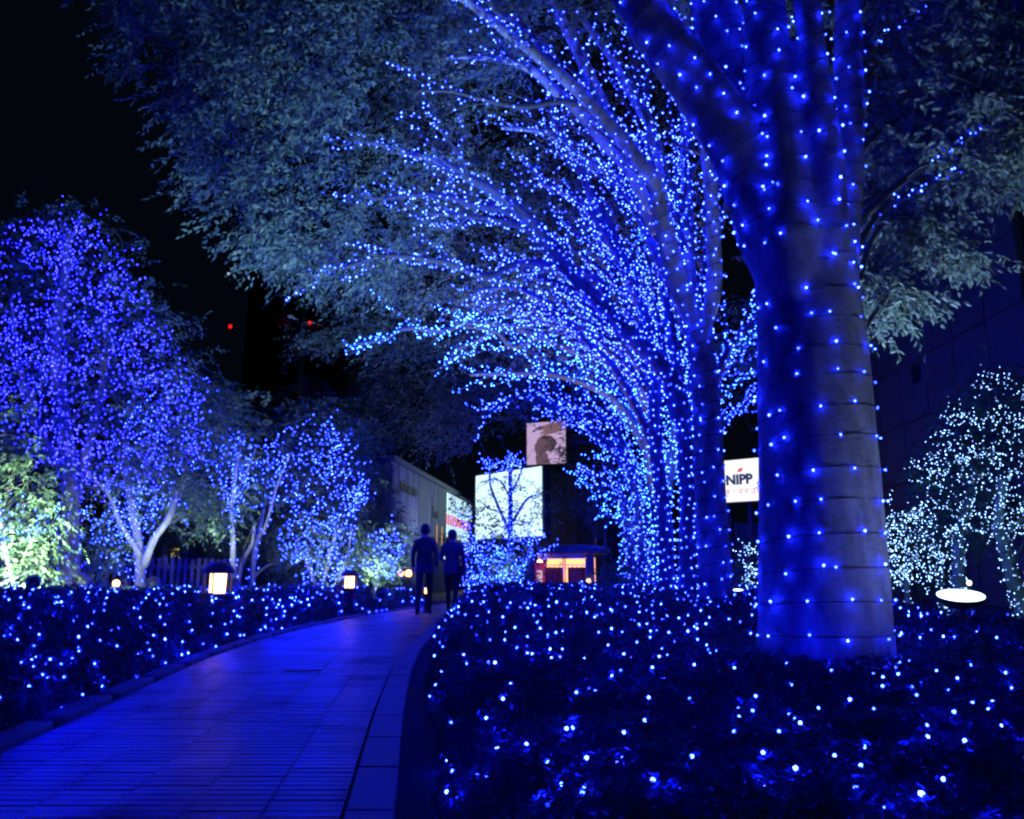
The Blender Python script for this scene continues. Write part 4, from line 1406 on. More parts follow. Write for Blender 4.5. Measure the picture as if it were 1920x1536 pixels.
BIG = [(-60, 440), (20, 420), (70, 400), (130, 380), (180, 405), (225, 450), (270, 500), (300, 580), (350, 650), (385, 700), (395, 790), (385, 870), (340, 930), (230, 930), (130, 900), (60, 860), (-60, 840)]
BIGL = [(-40, 450), (30, 430), (130, 388), (215, 450), (265, 500), (285, 580), (330, 650), (370, 720), (380, 830), (300, 910), (200, 920), (90, 880), (0, 800)]
bushy('camphor_tree', 130, 12.5, 'largest left tree, thick dark blue trunk under a tall domed crown full of blue lights',
      [([(130, 1110), (131, 1010), (133, 900), (120, 780), (105, 660), (120, 520), (130, 430)], .18, .06, .12),
       ([(133, 960), (160, 860), (190, 740), (200, 620), (190, 520)], .09, .03, 0.2),
       ([(120, 1010), (70, 970), (20, 940), (-40, 930)], .09, .04, .12),
       ([(128, 900), (80, 820), (40, 700), (20, 560)], .08, .03, .2)],
      [(BIG, 1.0)], (12.0, 15.5), 560, LEAF_D, BARK_D,
      [(BIGL, 11.3, 12.2, 400, 6, .12), (BIGL, 12.3, 14.5, 140, 6, .12)], LED_V, .0070, .085, 5, .36, 'violet blue lights draped through the tall domed crown at the left', trunk_r=.2)
bushy('camphor_tree', 265, 13.5, 'pale forked floodlit tree beside the largest left tree, lower crown of loose green leaves',
      [([(262, 1112), (262, 1040), (250, 960), (238, 890), (240, 800), (262, 700)], .10, .04, .13),
       ([(270, 1060), (290, 1010), (318, 970), (335, 920)], .07, .04, 0.0),
       ([(262, 1040), (225, 980), (205, 930), (160, 880)], .05, .02, .15),
       ([(245, 940), (275, 880), (300, 800), (310, 720)], .05, .02, .15)],
      [([(160, 990), (200, 960), (240, 1000), (230, 1070), (150, 1060)], .22), ([(230, 900), (280, 860), (340, 900), (420, 930), (430, 990), (390, 1000), (320, 960), (260, 960)], .45),
       ([(300, 760), (420, 720), (460, 790), (430, 850), (330, 880)], .33)], (13.2, 15.5), 210, LEAF_L, BARK_P,
      [([(140, 940), (200, 960), (250, 900), (330, 900), (350, 960), (260, 1000), (240, 1080), (170, 1000)], 12.6, 13.6, 80, 6, .12),
       ([(240, 700), (390, 700), (400, 880), (240, 880)], 12.8, 14, 70, 6, .13)], LED, .0072, .08, 5, .34, 'blue lights on the pale forked tree near the left hedge')
bushy('camphor_tree', 20, 9.5, 'low bushy green tree at the left edge, lower boughs floodlit white',
      [([(10, 1110), (15, 1070), (0, 1000), (-10, 900), (-20, 760)], .07, .03, 0), ([(5, 1090), (30, 1083), (60, 1070), (90, 1060)], .025, .01, 0)],
      [([(-60, 840), (40, 850), (90, 900), (115, 980), (90, 1010), (-60, 1000)], .55), ([(-60, 1000), (60, 1010), (95, 1060), (70, 1085), (-60, 1090)], .3), ([(-60, 700), (20, 720), (50, 830), (-60, 830)], .12)],
      (9.0, 11), 200, LEAF_L, BARK_P, [([(-60, 960), (110, 940), (110, 1000), (-60, 1010)], 8.9, 9.2, 26, 6, .1)], LED_C, .0065, .07, 5, .26, 'ice blue lights crossing the low bushy tree at the left edge', cl=.14)

# middle group
bushy('birch_tree', 432, 15.5, 'slim white floodlit stem with an upright blue lit crown right of the first bollard lamp',
      [([(440, 1112), (437, 1060), (437, 1010), (434, 960), (440, 900), (455, 820)], .07, .03, .2), ([(436, 960), (415, 900), (400, 860)], .03, .015, .15), ([(437, 940), (465, 880), (480, 840)], .03, .015, .15)],
      [([(395, 720), (430, 740), (465, 800), (470, 850), (450, 900), (400, 900)], .6), ([(460, 850), (490, 860), (490, 940), (450, 960)], .25), ([(395, 720), (440, 730), (460, 770), (410, 780)], .3)],
      (15.3, 17.5), 110, LEAF_L, BARK_P, [([(400, 870), (440, 800), (470, 820), (480, 900), (450, 960), (410, 950)], 14.6, 15.6, 62, 6, .14)], LED, .0088, .09, 5, .36, 'blue lights on the slim white stemmed tree')
bushy('birch_tree', 475, 16.5, 'leaning forked white stems under the middle blue crown left of the second bollard lamp',
      [([(470, 1112), (475, 1060), (480, 1020), (492, 970), (500, 930)], .08, .03, .2), ([(443, 1112), (455, 1055), (472, 1020), (478, 980)], .05, .03, 0),
       ([(478, 1080), (495, 1065), (515, 1055), (520, 1048)], .035, .015, 0), ([(484, 1010), (500, 980), (520, 910), (545, 850)], .04, .02, .2)],
      [([(480, 830), (540, 770), (600, 740), (660, 780), (700, 870), (680, 960), (560, 980), (490, 930)], 1.0)],
      (16.8, 20), 230, LEAF_D, BARK_P, [([(485, 880), (530, 800), (600, 770), (660, 830), (690, 890), (660, 950), (600, 1000), (520, 960)], 15.8, 17.2, 120, 6, .15), ([(640, 960), (700, 880), (690, 900), (660, 980)], 15.8, 16.2, 22, 6, .13)],
      LED, .0092, .1, 5, .42, 'blue lights over the middle crown between the two bollard lamps')
bushy('garden_tree', 640, 18, 'floodlit many stemmed small tree behind the second bollard lamp',
      [([(598, 1112), (585, 1080), (573, 1050), (575, 1040), (590, 1010)], .05, .03, .2), ([(600, 1112), (612, 1070), (620, 1030), (630, 1000)], .05, .025, 0), ([(630, 1112), (640, 1070), (652, 1040), (660, 990)], .05, .025, 0)],
      [([(510, 1000), (560, 985), (640, 970), (680, 1000), (670, 1060), (640, 1100), (590, 1100), (540, 1060)], 1.0)],
      (17.6, 19.5), 190, LEAF_L, BARK_P, [([(515, 1000), (600, 970), (680, 990), (665, 1060), (640, 1090), (570, 1100), (530, 1050)], 16.8, 18, 80, 6, .12)],
      LED, .0088, .085, 5, .32, 'ice blue lights over the floodlit many stemmed small tree')
bushy('garden_tree', 700, 19.5, 'small rounded floodlit tree left of the walkers',
      [([(703, 1112), (703, 1085), (692, 1060), (690, 1040)], .05, .025, 0), ([(703, 1095), (720, 1070), (725, 1045)], .03, .02, 0)],
      [([(672, 1040), (690, 1000), (720, 985), (750, 1000), (755, 1050), (735, 1085), (690, 1080)], 1.0)],
      (19.2, 20.8), 80, LEAF_L, BARK_P, [([(672, 1040), (690, 1000), (720, 985), (750, 1000), (755, 1050), (735, 1085), (690, 1080)], 18.8, 19.6, 46, 6, .13)],
      LED, .0098, .09, 5, .32, 'blue lights on the small rounded tree left of the walkers')
bushy('garden_tree', 712, 23, 'yellow green leafy tree against the grey building',
      [([(700, 1105), (700, 1000), (695, 900), (690, 860)], .09, .04, 0)],
      [([(660, 880), (700, 870), (725, 930), (735, 990), (700, 1010), (660, 960)], .8), ([(610, 740), (660, 740), (690, 800), (680, 850), (620, 850)], .3)],
      (22, 24.5), 130, LEAF_L, BARK_D, leaf=.12, size=.5)
for i, (bx_, poly, n_, Y_, lb) in enumerate((
        (560, [(500, 790), (520, 740), (570, 715), (630, 735), (670, 780), (690, 850), (600, 870), (500, 850)], 120, 26, 'dark evergreen top rising behind the middle blue crown'),
        (340, [(280, 930), (400, 900), (470, 960), (480, 1060), (400, 1100), (290, 1090), (260, 1010)], 170, 20, 'dark evergreen mass behind the first bollard lamp'),
        (520, [(470, 960), (560, 950), (600, 1000), (560, 1095), (480, 1100)], 80, 24, 'dark bush between the leaning white stems and the floodlit small tree'))):
    bushy('evergreen_tree', bx_, Y_, lb, [([(bx_, 1105), (bx_ + 4, 1000), (bx_, 900)], .1, .05, 0)], [(poly, 1.0)], (Y_ - 1, Y_ + 2), n_, LEAF_D, BARK_D, leaf=.13, size=.55, per=5, cl=.3, grp=None)

# slim tree before the bright screen
bushy('garden_tree', 955, 24, 'slim tree outlined by violet blue lights in front of the bright white screen',
      [([(955, 1105), (957, 1000), (957, 900), (955, 850)], .11, .05, .07), ([(957, 1000), (930, 940), (918, 900), (925, 860)], .05, .025, .16), ([(957, 985), (985, 940), (1000, 930), (1015, 925)], .05, .02, .16), ([(957, 930), (975, 890), (985, 855)], .04, .02, .16),
       ([(945, 960), (920, 955), (900, 940)], .03, .015, 0), ([(960, 940), (935, 900), (900, 905)], .03, .015, 0)],
      [([(900, 900), (930, 890), (980, 895), (1015, 905), (1020, 980), (960, 990), (905, 975)], .35), ([(1010, 920), (1030, 930), (1030, 980), (1000, 985)], .1), ([(870, 1010), (930, 980), (1000, 980), (1040, 1028), (994, 1052), (960, 1100), (880, 1090)], .6)],
      (23.5, 25.5), 105, LEAF_D, BARK_D,
      [([(900, 870), (930, 845), (980, 845), (985, 880), (950, 900), (915, 895)], 23, 24, 34, 5, .12),
       ([(875, 1010), (930, 985), (1000, 985), (1040, 1025), (992, 1046), (975, 1095), (885, 1100)], 22.4, 23.6, 105, 6, .13), ([(860, 960), (880, 940), (885, 1000), (900, 1100), (870, 1100)], 22.4, 23, 34, 6, .14)],
      LED, .0115, .11, 3, .42, 'violet blue lights outlining the slim tree before the screen', nleaf=7)
bushy('garden_tree', 975, 22.5, 'low floodlit bush with ice blue lights left of the kiosk',
      [([(975, 1108), (970, 1080), (960, 1060)], .05, .03, 0), ([(975, 1100), (990, 1070), (1000, 1055)], .04, .02, 0)],
      [([(880, 1060), (920, 1030), (985, 1030), (994, 1060), (988, 1100), (885, 1100)], 1.0)], (22.0, 23), 60, LEAF_L, BARK_P,
      [([(880, 1060), (920, 1030), (985, 1040), (992, 1100), (885, 1110)], 21.2, 22, 45, 5, .12)], LED_C, .0092, .09, 5, .3, 'ice blue lights on the low bush left of the kiosk')
for i, (bx_, poly, n_, Y_, lb) in enumerate((
        (1130, [(1100, 930), (1170, 900), (1200, 980), (1180, 1090), (1120, 1090), (1125, 1040), (1095, 1000)], 70, 33, 'dim tree between the kiosk and the right row'),
        (880, [(862, 950), (905, 945), (925, 1000), (900, 1060), (870, 1060)], 30, 27, 'dim twiggy bush at the end of the grey building'),
        (1080, [(1045, 800), (1075, 820), (1110, 850), (1105, 868), (1050, 866)], 22, 40, 'dim leafy tree top in front of the poster'))):
    bushy('evergreen_tree', bx_, Y_, lb, [([(bx_, 1100), (bx_ + 4, 1000), (bx_ + 2, poly[0][1] + 30)], .1, .05, 0)], [(poly, 1.0)], (Y_ - 1, Y_ + 1), n_, LEAF_D, BARK_D, leaf=.15, size=.6, per=4, cl=.3)

# ---- right white-lit evergreen
WT = [(1855, 690), (1800, 715), (1765, 770), (1740, 830), (1705, 870), (1690, 960), (1655, 980), (1650, 1060), (1700, 1100), (1770, 1090), (1790, 1010), (1860, 1000), (1890, 1010), (1990, 1010), (2000, 720), (1920, 700)]
WT2 = [(1860, 695), (1800, 725), (1765, 780), (1740, 840), (1710, 880), (1700, 960), (1730, 1020), (1860, 1000), (1990, 1000), (2000, 730), (1920, 710)]
t = bushy('evergreen_oak', 1800, 13.5, 'round dark evergreen covered in small white lights at the right, two pale lit stems',
      [([(1797, 1120), (1797, 1060), (1798, 1010), (1810, 960), (1830, 880)], .12, .06, .055), ([(1915, 1125), (1900, 1090), (1885, 1030), (1872, 985), (1880, 900)], .15, .07, .055),
       ([(1885, 1000), (1910, 980), (1960, 930)], .06, .03, .07)],
      [(WT2, 1.0)], (13.2, 16.5), 330, LEAF_D, BARK_P, [(WT2, 12.3, 13.2, 250, 8, .08)], LED_W, .0062, .085, 5, .34, 'small white lights looped over the round evergreen at the right', sgroup='white string lights at the right', cl=.2)
bushy('evergreen_oak', 1700, 16, 'smaller dark shrub netted with white lights between the biggest trunk and the round evergreen',
      [([(1700, 1105), (1700, 1050), (1705, 1000)], .06, .03, .08), ([(1765, 1105), (1760, 1060), (1755, 1020)], .05, .03, .06)],
      [([(1640, 980), (1690, 960), (1740, 990), (1775, 1030), (1770, 1090), (1650, 1090)], 1.0)], (16, 18), 90, LEAF_D, BARK_P,
      [([(1640, 975), (1690, 930), (1740, 960), (1780, 1020), (1760, 1090), (1645, 1090)], 15, 16, 115, 9, .09)], LED_W, .0078, .09, 5, .34, 'white lights over the smaller shrub at the right', sgroup='white string lights at the right')
bushy('evergreen_oak', 1400, 17, 'slim bush with white lights seen between the second trunk and the biggest trunk',
      [([(1400, 1105), (1400, 1080), (1402, 1050)], .05, .03, 0)],
      [([(1390, 1040), (1415, 1010), (1425, 1040), (1420, 1095), (1390, 1095)], 1.0)], (17, 18), 22, LEAF_D, BARK_P,
      [([(1388, 1040), (1415, 1000), (1425, 1040), (1420, 1100), (1388, 1100)], 16.4, 17, 30, 8, .09)], LED_W, .0078, .09, 5, .3, 'white lights on the slim bush beside the second trunk', sgroup='white string lights at the right')
bushy('azalea_shrub', 1150, 20, 'small white lit leafy shrub at the foot of the far right row trees',
      [([(1150, 1100), (1152, 1090), (1155, 1075)], .03, .02, 0)],
      [([(1130, 1070), (1155, 1055), (1175, 1070), (1180, 1095), (1130, 1098)], 1.0)], (19.6, 20.4), 22, LEAF_L, BARK_P, leaf=.09, size=.3, cat='shrub')
# ================================================================== LAMPS, FIXTURES, PEOPLE, FENCE
# floodlights that light the trees, a few added out of sight
def fl(pxl, pyl, Y, tgt, e, col=COOL, size=.1, label='', **k):
    p = at(pxl, pyl, Y); p[2] = max(p[2], k.pop('zmin', .22))
    flood(tuple(p), tuple(at(*tgt)), e, col, size, label, **k)

fl(148, 1128, 10.6, (160, 980, 13), 110, zmin=.74, label='small floodlight behind the left hedge under the largest left tree')
fl(60, 1118, 8.3, (25, 1045, 9.6), 1500, COOLW, .07, 'floodlight under the low bushy tree at the left edge', ang=120, zmin=.74)
fl(285, 1116, 12.4, (268, 960, 13.5), 170, COOLW, zmin=.70, label='floodlight at the foot of the pale forked tree')
fl(433, 1110, 13.8, (450, 900, 15.9), 520, COOLW, .12, 'bright tilted floodlight right of the first bollard lamp', zmin=.66)
fl(634, 1108, 16.6, (610, 1010, 18.3), 600, COOLW, .12, 'bright floodlight beside the second bollard lamp')
fl(695, 1106, 18.2, (710, 1010, 19.8), 500, COOLW, .12, 'left one of two floodlights under the small rounded tree')
fl(715, 1112, 18.0, (700, 960, 22), 400, COOLW, .12, 'right one of two floodlights under the small rounded tree')
fl(738, 1116, 20.5, (690, 880, 23), 170, (.85, 1, .6), .07, 'small floodlight at the edge of the walkers', ang=40)
fl(940, 1112, 21.4, (950, 1020, 23), 700, COOLW, .09, 'floodlight under the low bush left of the kiosk')
CB = (.25, .52, .90)
fl(1010, 1105, 8.6, (500, 200, 10), 4400, CB, .1, 'floodlight in the hedge bed aimed up at the left canopy', ang=80)
fl(930, 1108, 12.4, (740, 480, 15), 4000, CB, .1, 'second floodlight in the hedge bed aimed at the left canopy', ang=72)
fl(1120, 1112, 14.4, (1060, 300, 16), 1500, (1, .92, .66), .1, 'floodlight in the hedge bed before the third tree', ang=80)
fl(1262, 1110, 15.6, (1245, 700, 17.5), 800, COOLW, .1, 'floodlight between the third and fourth trees', ang=70)
fl(1215, 1105, 21, (1100, 780, 24.5), 1500, CB, .1, 'floodlight before the fifth tree of the right row', ang=90)
fl(1383, 1108, 10.8, (1330, 300, 9.9), 900, COOLW, .09, 'small bright floodlight right of the second trunk', ang=50)
fl(1605, 1118, 5.6, (1740, 330, 5.7), 850, (.38, .62, 1.0), .07, 'floodlight in the bed right behind the biggest trunk', ang=110)
fl(2330, 1230, 3.5, (1570, 800, 4.5), 75, (.42, .62, 1.0), .05, 'small unseen floodlight added beyond the right edge, aimed at the biggest trunk', ang=90, soft=.35)  # added lamp out of view, lights the trunk's right side
fl(900, 1100, 36, (775, 930, 36.5), 900, (.42, .55, 1), .1, 'hidden floodlight added across from the grey building to light its wall', ang=110)  # added lamp kept out of sight, puts bluish light on the wall
fl(1175, 1108, 18.6, (1155, 1060, 20), 120, COOLW, .06, 'small floodlight at the white lit shrub', ang=110)

# big round disc floodlight facing the camera at the right
p = at(1801, 1119, 9.2)
dl = empty('round_floodlight', (p[0], p[1], 0), 'large bright white disc floodlight on the ground before the round evergreen', 'floodlight')
R = rotz(-.0) @ rotx(math.radians(14)) @ np.array([[1, 0, 0], [0, 1, 0], [0, 0, 1]])
Rt = np.array(Matrix.Rotation(math.radians(-4), 3, 'Y')) @ R
Geo().lathe([(.10, -.12), (.22, -.05), (.255, 0), (.26, .012), (.245, .014)], p, 28, Rt).build('housing', BLACK, dl)
Geo().lathe([(.24, .006), (.24, .018)], p, 32, Rt).build('lens', glow_mat('disc_lens', (.62, .9, 1), 5), dl)
Geo().tube([(p[0], p[1], 0), (p[0], p[1], p[2] - .1)], .03, 8).build('post', BLACK, dl)
l = bpy.data.lights.new('disc_beam', 'SPOT'); l.energy = 700; l.color = (.2, .65, 1); l.spot_size = 1.9; l.spot_blend = .8; l.shadow_soft_size = .2
o = bpy.data.objects.new('disc_beam', l); COL.objects.link(o); o.location = (p[0], p[1], p[2] + .05)
tt = Vector(at(1850, 950, 13.5)) - Vector(p); o.rotation_euler = (-tt).to_track_quat('Z', 'Y').to_euler()
o.parent = dl; o.matrix_parent_inverse = Matrix.Translation(-Vector(dl.location))

# ---- bollard lamps
GLOW_B = glow_mat('bollard_glass', (1.0, .50, .20), 5.5)
IRON = surf_mat('cast_iron', (.015, .013, .013), (.03, .026, .024), .5, 20, 4, .2, .002)


def bollard(pxl, Y, ztop, label, s=1.0, energy=18):
    b_ = at(pxl, 1080, Y)
    root = empty('bollard_lamp', (b_[0], b_[1], 0), label, 'bollard lamp', 'warm bollard lamps along the path')
    c = (b_[0], b_[1], 0)
    zg = ztop - .34 * s
    Geo().lathe([(.13 * s, 0), (.13 * s, .05), (.10 * s, .08), (.095 * s, zg - .08), (.14 * s, zg - .05), (.15 * s, zg - .01), (.15 * s, zg)], c, 20).build('post', IRON, root)
    Geo().lathe([(.165 * s, zg + .215 * s), (.17 * s, zg + .24 * s), (.145 * s, zg + .29 * s), (.09 * s, zg + .335 * s), (.02 * s, ztop)], c, 20).build('cap', IRON, root, smooth=True)
    Geo().lathe([(.088 * s, zg + .001), (.088 * s, zg + .214 * s)], c, 20).build('glass', GLOW_B, root)
    for k in range(6):
        a = k * math.pi / 3 + .5
        Geo().tube([(c[0] + .14 * s * math.cos(a), c[1] + .14 * s * math.sin(a), zg), (c[0] + .15 * s * math.cos(a), c[1] + .15 * s * math.sin(a), zg + .22 * s)], .008 * s, 6).build('bar', IRON, root)
    l = bpy.data.lights.new('bollard_light', 'POINT'); l.energy = energy; l.color = (1, .48, .2); l.shadow_soft_size = .07
    o = bpy.data.objects.new('bollard_light', l); COL.objects.link(o); o.location = (c[0], c[1], zg + .11 * s)
    o.parent = root; o.matrix_parent_inverse = Matrix.Translation(-Vector(c))


bollard(410, 10.4, at(410, 1054, 10.4)[2], 'nearest warm lit bollard lamp, standing in the left hedge', 1.15, 45)
bollard(656, 16.2, at(656, 1068, 16.2)[2], 'second warm bollard lamp at the bend of the path', 1.05, 40)
bollard(801, 17.2, at(801, 1096, 17.2)[2], 'low dim bollard lamp between the two walkers', .55, 2)


def small_lamp(pxl, pyl, Y, r, mat, label, energy=0, col=(1, .5, .2), grp=None):
    p = at(pxl, pyl, Y)
    root = empty('globe_lamp', (p[0], p[1], 0), label, 'lamp', grp)
    Geo().lathe([(r * .5, -r), (r * .9, -r * .55), (r, 0), (r * .85, r * .6), (r * .3, r)], p, 12).build('globe', mat, root, smooth=True)
    Geo().tube([(p[0], p[1], 0), (p[0], p[1], p[2] - r)], max(.02, r * .3), 8).build('post', IRON, root)
    Geo().lathe([(r * .3, r), (r * .4, r * 1.15), (r * .1, r * 1.3)], p, 8).build('finial', IRON, root)
    if energy:
        l = bpy.data.lights.new('globe_light', 'POINT'); l.energy = energy; l.color = col; l.shadow_soft_size = r
        o = bpy.data.objects.new('globe_light', l); COL.objects.link(o); o.location = tuple(p)
        o.parent = root; o.matrix_parent_inverse = Matrix.Translation(-Vector(root.location))
G_OR = glow_mat('orange_globe', (1.0, .38, .10), 9)
G_PK = glow_mat('pale_globe', (1.0, .85, .75), 4)
small_lamp(218, 1094, 13.0, .055, G_OR, 'small dazzling orange lamp between the two left trunks', 14)
small_lamp(937, 1118, 20.0, .085, G_PK, 'pale round low lamp under the low bush', 4, (1, .85, .7))
small_lamp(752, 1074, 22, .09, G_OR, 'left of two orange lamps left of the walkers', 4)
small_lamp(766, 1075, 22, .09, G_OR, 'right of two orange lamps left of the walkers', 4)
small_lamp(1817, 1093, 12.2, .035, G_PK, 'tiny pale lamp above the round disc floodlight', 3)
small_lamp(462, 1110, 18, .06, G_OR, 'tiny orange lamp behind the leaning white stems', 2)

# ---- slatted fence at the left
WOOD = surf_mat('dark_fence_wood', (.06, .05, .05), (.11, .09, .085), .8, 10, 5, .3, .004, stretch=(1, 1, .2))
f0, f1 = at(-60, 1080, 15.0) * [1, 1, 0], at(455, 1080, 19) * [1, 1, 0]
bf = Board(tuple(f0), tuple(f1))
fe = empty('slat_fence', bf.p(0, 0, 0), 'dark vertical slat fence behind the left trees', 'fence')
n = int(bf.w / .15)
for i in range(n):
    bf.part('slat', WOOD, fe, i * .15, i * .15 + .085, .06, 1.18 + random.uniform(-.01, .01), 0, .02)
for y_ in (.25, 1.0): bf.part('rail', WOOD, fe, 0, bf.w, y_ - .04, y_ + .04, -.05, -.003)
for i in range(int(bf.w / 1.8) + 1): bf.part('post', WOOD, fe, i * 1.8, i * 1.8 + .09, 0, 1.25, -.15, -.053)

# ---- two walkers on the path
def person(pos, hgt, face, label, jacket, trousers, hair, stride, lean=0.0, carry=None):
    s = hgt / 1.72
    root = empty('person', (pos[0], pos[1], pos[2]), label, 'person', None, face)
    J = {}
    J['pelvis'] = (0, 0, .93); J['waist'] = (0, .01, 1.06); J['chest'] = (0, .0, 1.27); J['uchest'] = (0, -.01, 1.40)
    J['neck'] = (0, .0, 1.49); J['head0'] = (0, .02, 1.57); J['head1'] = (0, .02, 1.66)
    for sd, sg in (('l', -1), ('r', 1)):
        st = stride * sg
        J['hip' + sd] = (.09 * sg, 0, .90)
        J['knee' + sd] = (.10 * sg, .16 * st + .05, .50)
        J['ank' + sd] = (.10 * sg, .34 * st - .02, .09 + (.05 if st < 0 else 0))
        J['toe' + sd] = (.115 * sg, .34 * st + .15, .035 + (.0 if st < 0 else .0))
        J['sh' + sd] = (.175 * sg, -.01, 1.40)
        J['el' + sd] = (.235 * sg, -.10 * st - .03, 1.13)
        J['wr' + sd] = (.235 * sg, -.16 * st + .09, .90)
        J['ha' + sd] = (.23 * sg, -.17 * st + .13, .82)
    if carry:
        J['el' + carry] = (J['el' + carry][0], -.02, 1.13); J['wr' + carry] = (J['wr' + carry][0] * .8, .2, 1.10); J['ha' + carry] = (J['ha' + carry][0] * .75, .28, 1.12)
    rad = dict(pelvis=.145, waist=.135, chest=.155, uchest=.125, neck=.058, head0=.088, head1=.085, hip=.10, knee=.062, ank=.043, toe=.038, sh=.07, el=.05, wr=.036, ha=.03)
    names = list(J); idx = {k: i for i, k in enumerate(names)}
    E = [('pelvis', 'waist'), ('waist', 'chest'), ('chest', 'uchest'), ('uchest', 'neck'), ('neck', 'head0'), ('head0', 'head1')]
    for sd in 'lr':
        E += [('pelvis', 'hip' + sd), ('hip' + sd, 'knee' + sd), ('knee' + sd, 'ank' + sd), ('ank' + sd, 'toe' + sd), ('uchest', 'sh' + sd), ('sh' + sd, 'el' + sd), ('el' + sd, 'wr' + sd), ('wr' + sd, 'ha' + sd)]
    # fingers
    V = [Vector(J[k]) * s for k in names]; Rr = [(rad[k] if k in rad else rad[k[:-1]]) * s for k in names]
    for sd, sg in (('l', -1), ('r', 1)):
        hp_ = Vector(J['ha' + sd])
        dn = (Vector(J['ha' + sd]) - Vector(J['wr' + sd])).normalized()
        for f in range(5):
            a = hp_ + Vector((0, (f - 2) * .018, 0)) if not carry == sd else hp_ + Vector(((f - 2) * .018, 0, 0))
            e_ = a + dn * (.035 if f else .02) + (Vector((0, .03, .01)) if f == 4 else Vector())
            t_ = e_ + (dn * .6 + Vector((-.5 * sg, .2, 0))).normalized() * .03
            b0 = len(V); V += [e_ * s, t_ * s]; Rr += [.0095 * s, .008 * s]
            E += [(('ha' + sd), b0), (b0, b0 + 1)]
    me = bpy.data.meshes.new('body')
    ee = [(idx[a] if isinstance(a, str) else a, idx[b] if isinstance(b, str) else b) for a, b in E]
    me.from_pydata([tuple(v) for v in V], ee, [])
    tmp = bpy.data.objects.new('tmp', me); COL.objects.link(tmp)
    sk = tmp.modifiers.new('skin', 'SKIN'); sk.use_smooth_shade = True
    for i, v in enumerate(me.skin_vertices[0].data):
        v.radius = (Rr[i], Rr[i]); v.use_root = i == 0
        k = names[i] if i < len(names) else ''
        if k in ('chest', 'uchest', 'waist', 'pelvis'): v.radius = (Rr[i] * 1.12, Rr[i] * .78)
    sb = tmp.modifiers.new('sub', 'SUBSURF'); sb.levels = 2
    bpy.context.view_layer.update()
    dm = bpy.data.meshes.new_from_object(tmp.evaluated_get(bpy.context.evaluated_depsgraph_get()))
    bpy.data.objects.remove(tmp)
    SKIN = bpy.data.materials.get('skin_tone') or surf_mat('skin_tone', (.35, .22, .17), (.42, .27, .2), .5, 20, 3, .05, .002)
    for m_ in (jacket, trousers, SKIN, IRON): dm.materials.append(m_)
    for p_ in dm.polygons:
        c = p_.center / s
        arm = abs(c.x) > .19 and c.z < .93
        p_.material_index = 2 if (c.z > 1.50 or (arm and c.z > .6 and c.z < .92)) else (3 if c.z < .085 else (1 if c.z < .90 else 0))
        if carry and c.y > .24 and c.z > 1.0: p_.material_index = 2
        p_.use_smooth = True
    bo = bpy.data.objects.new('body', dm); COL.objects.link(bo); bo.parent = root
    # jacket hem and hood, hair
    g = Geo().lathe([(.165 * s, .80 * s), (.185 * s, .86 * s), (.178 * s, 1.02 * s), (.172 * s, 1.12 * s), (.160 * s, 1.12 * s), (.168 * s, 1.0 * s), (.172 * s, .87 * s)], (0, 0, 0), 20)
    for a in g.V: a[:, 1] *= .74
    o = g.build('jacket_hem', jacket, None, smooth=True); o.parent = root
    g = Geo().lathe([(.02 * s, 1.765 * s), (.058 * s, 1.748 * s), (.086 * s, 1.71 * s), (.097 * s, 1.66 * s), (.093 * s, 1.61 * s), (.074 * s, 1.565 * s), (.05 * s, 1.545 * s)], (0, -.012 * s, 0), 18)
    o = g.build('hair', hair, None, smooth=True); o.parent = root
    # face features on the far side (eyes, nose, mouth, ears)
    g = Geo()
    for sg in (-1, 1):
        g.lathe([(.004, -.006), (.009, 0), (.004, .006)], (.032 * sg * s, .098 * s, 1.63 * s), 8)
        g.box((.098 * sg * s, .015 * s, 1.61 * s), (.016, .03, .055), taper=.7)
    g.box((0, .118 * s, 1.60 * s), (.02, .03, .04), taper=.5).box((0, .10 * s, 1.56 * s), (.045, .012, .008))
    o = g.build('face', SKIN, None); o.parent = root
    return root


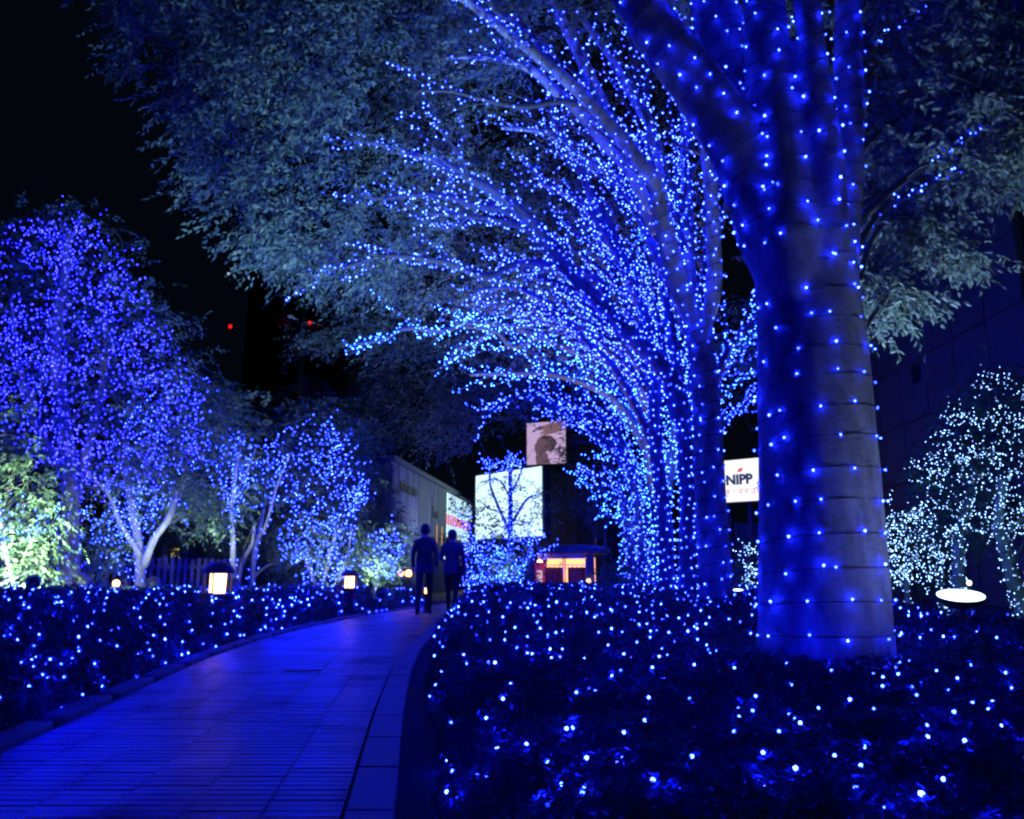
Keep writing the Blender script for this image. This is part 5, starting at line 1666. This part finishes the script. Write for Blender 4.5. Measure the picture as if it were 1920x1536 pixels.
JK = surf_mat('navy_jacket', (.02, .022, .045), (.035, .04, .065), .8, 30, 5, .3, .003)
JK2 = surf_mat('blue_grey_jacket', (.03, .033, .06), (.05, .055, .09), .8, 30, 5, .3, .003)
TR = surf_mat('dark_trousers', (.012, .012, .016), (.02, .02, .026), .85, 40, 4, .3, .002)
HA = surf_mat('black_hair', (.01, .009, .009), (.02, .018, .018), .5, 60, 4, .4, .003, stretch=(1, 1, .1))
pa, pb = at(794, 1153, 15.9), at(846, 1152, 16.2)
person((pa[0], pa[1], .05), 1.72, 0.05, 'walker in a dark navy jacket, left one of the pair on the path', JK, TR, HA, .8)
person((pb[0], pb[1], .05), 1.63, -0.1, 'walker in a lighter jacket holding a lit phone, right of the pair on the path', JK2, TR, HA, -.7, carry='l')
# the phone in the right walker's left hand
ph = empty('phone', (pb[0] - .17, pb[1] + .30, 1.10), 'pale lit phone held by the right walker', 'phone')
Geo().box((pb[0] - .16, pb[1] + .31, 1.16), (.15, .012, .075)).build('case', BLACK, ph, bevel=.004)
Geo().box((pb[0] - .16, pb[1] + .302, 1.16), (.14, .003, .065)).build('screen', glow_mat('phone_screen', (.6, .75, 1), 1.2), ph)

# backpack worn by the left walker, shoulder bag of the right one
BAG = surf_mat('dark_bag_fabric', (.015, .015, .02), (.03, .03, .035), .8, 40, 4, .3, .003)
bp = empty('backpack', (pa[0], pa[1] - .14, 1.05), 'dark backpack on the left walker', 'backpack')
Geo().box((pa[0], pa[1] - .175, 1.27), (.28, .14, .40), taper=.86).build('bag', BAG, bp, smooth=False, bevel=.03)
Geo().box((pa[0], pa[1] - .255, 1.18), (.20, .04, .18), taper=.9).build('pocket', BAG, bp, bevel=.012)
for sg in (-1, 1):
    Geo().tube(curve([(pa[0] + .10 * sg, pa[1] - .12, 1.46), (pa[0] + .11 * sg, pa[1] - .02, 1.50), (pa[0] + .12 * sg, pa[1] + .11, 1.38)], 5), .016, 6).build('strap', BAG, bp)
sb = empty('shoulder_bag', (pb[0] + .2, pb[1] - .05, .8), 'dark shoulder bag at the right hip of the right walker', 'bag')
Geo().box((pb[0] + .23, pb[1] - .10, .92), (.12, .28, .22), taper=.8).build('bag', BAG, sb, bevel=.02)
Geo().tube(curve([(pb[0] + .21, pb[1] - .12, 1.02), (pb[0] + .10, pb[1] - .13, 1.25), (pb[0] - .08, pb[1] - .06, 1.38)], 5), .012, 6).build('strap', BAG, sb)
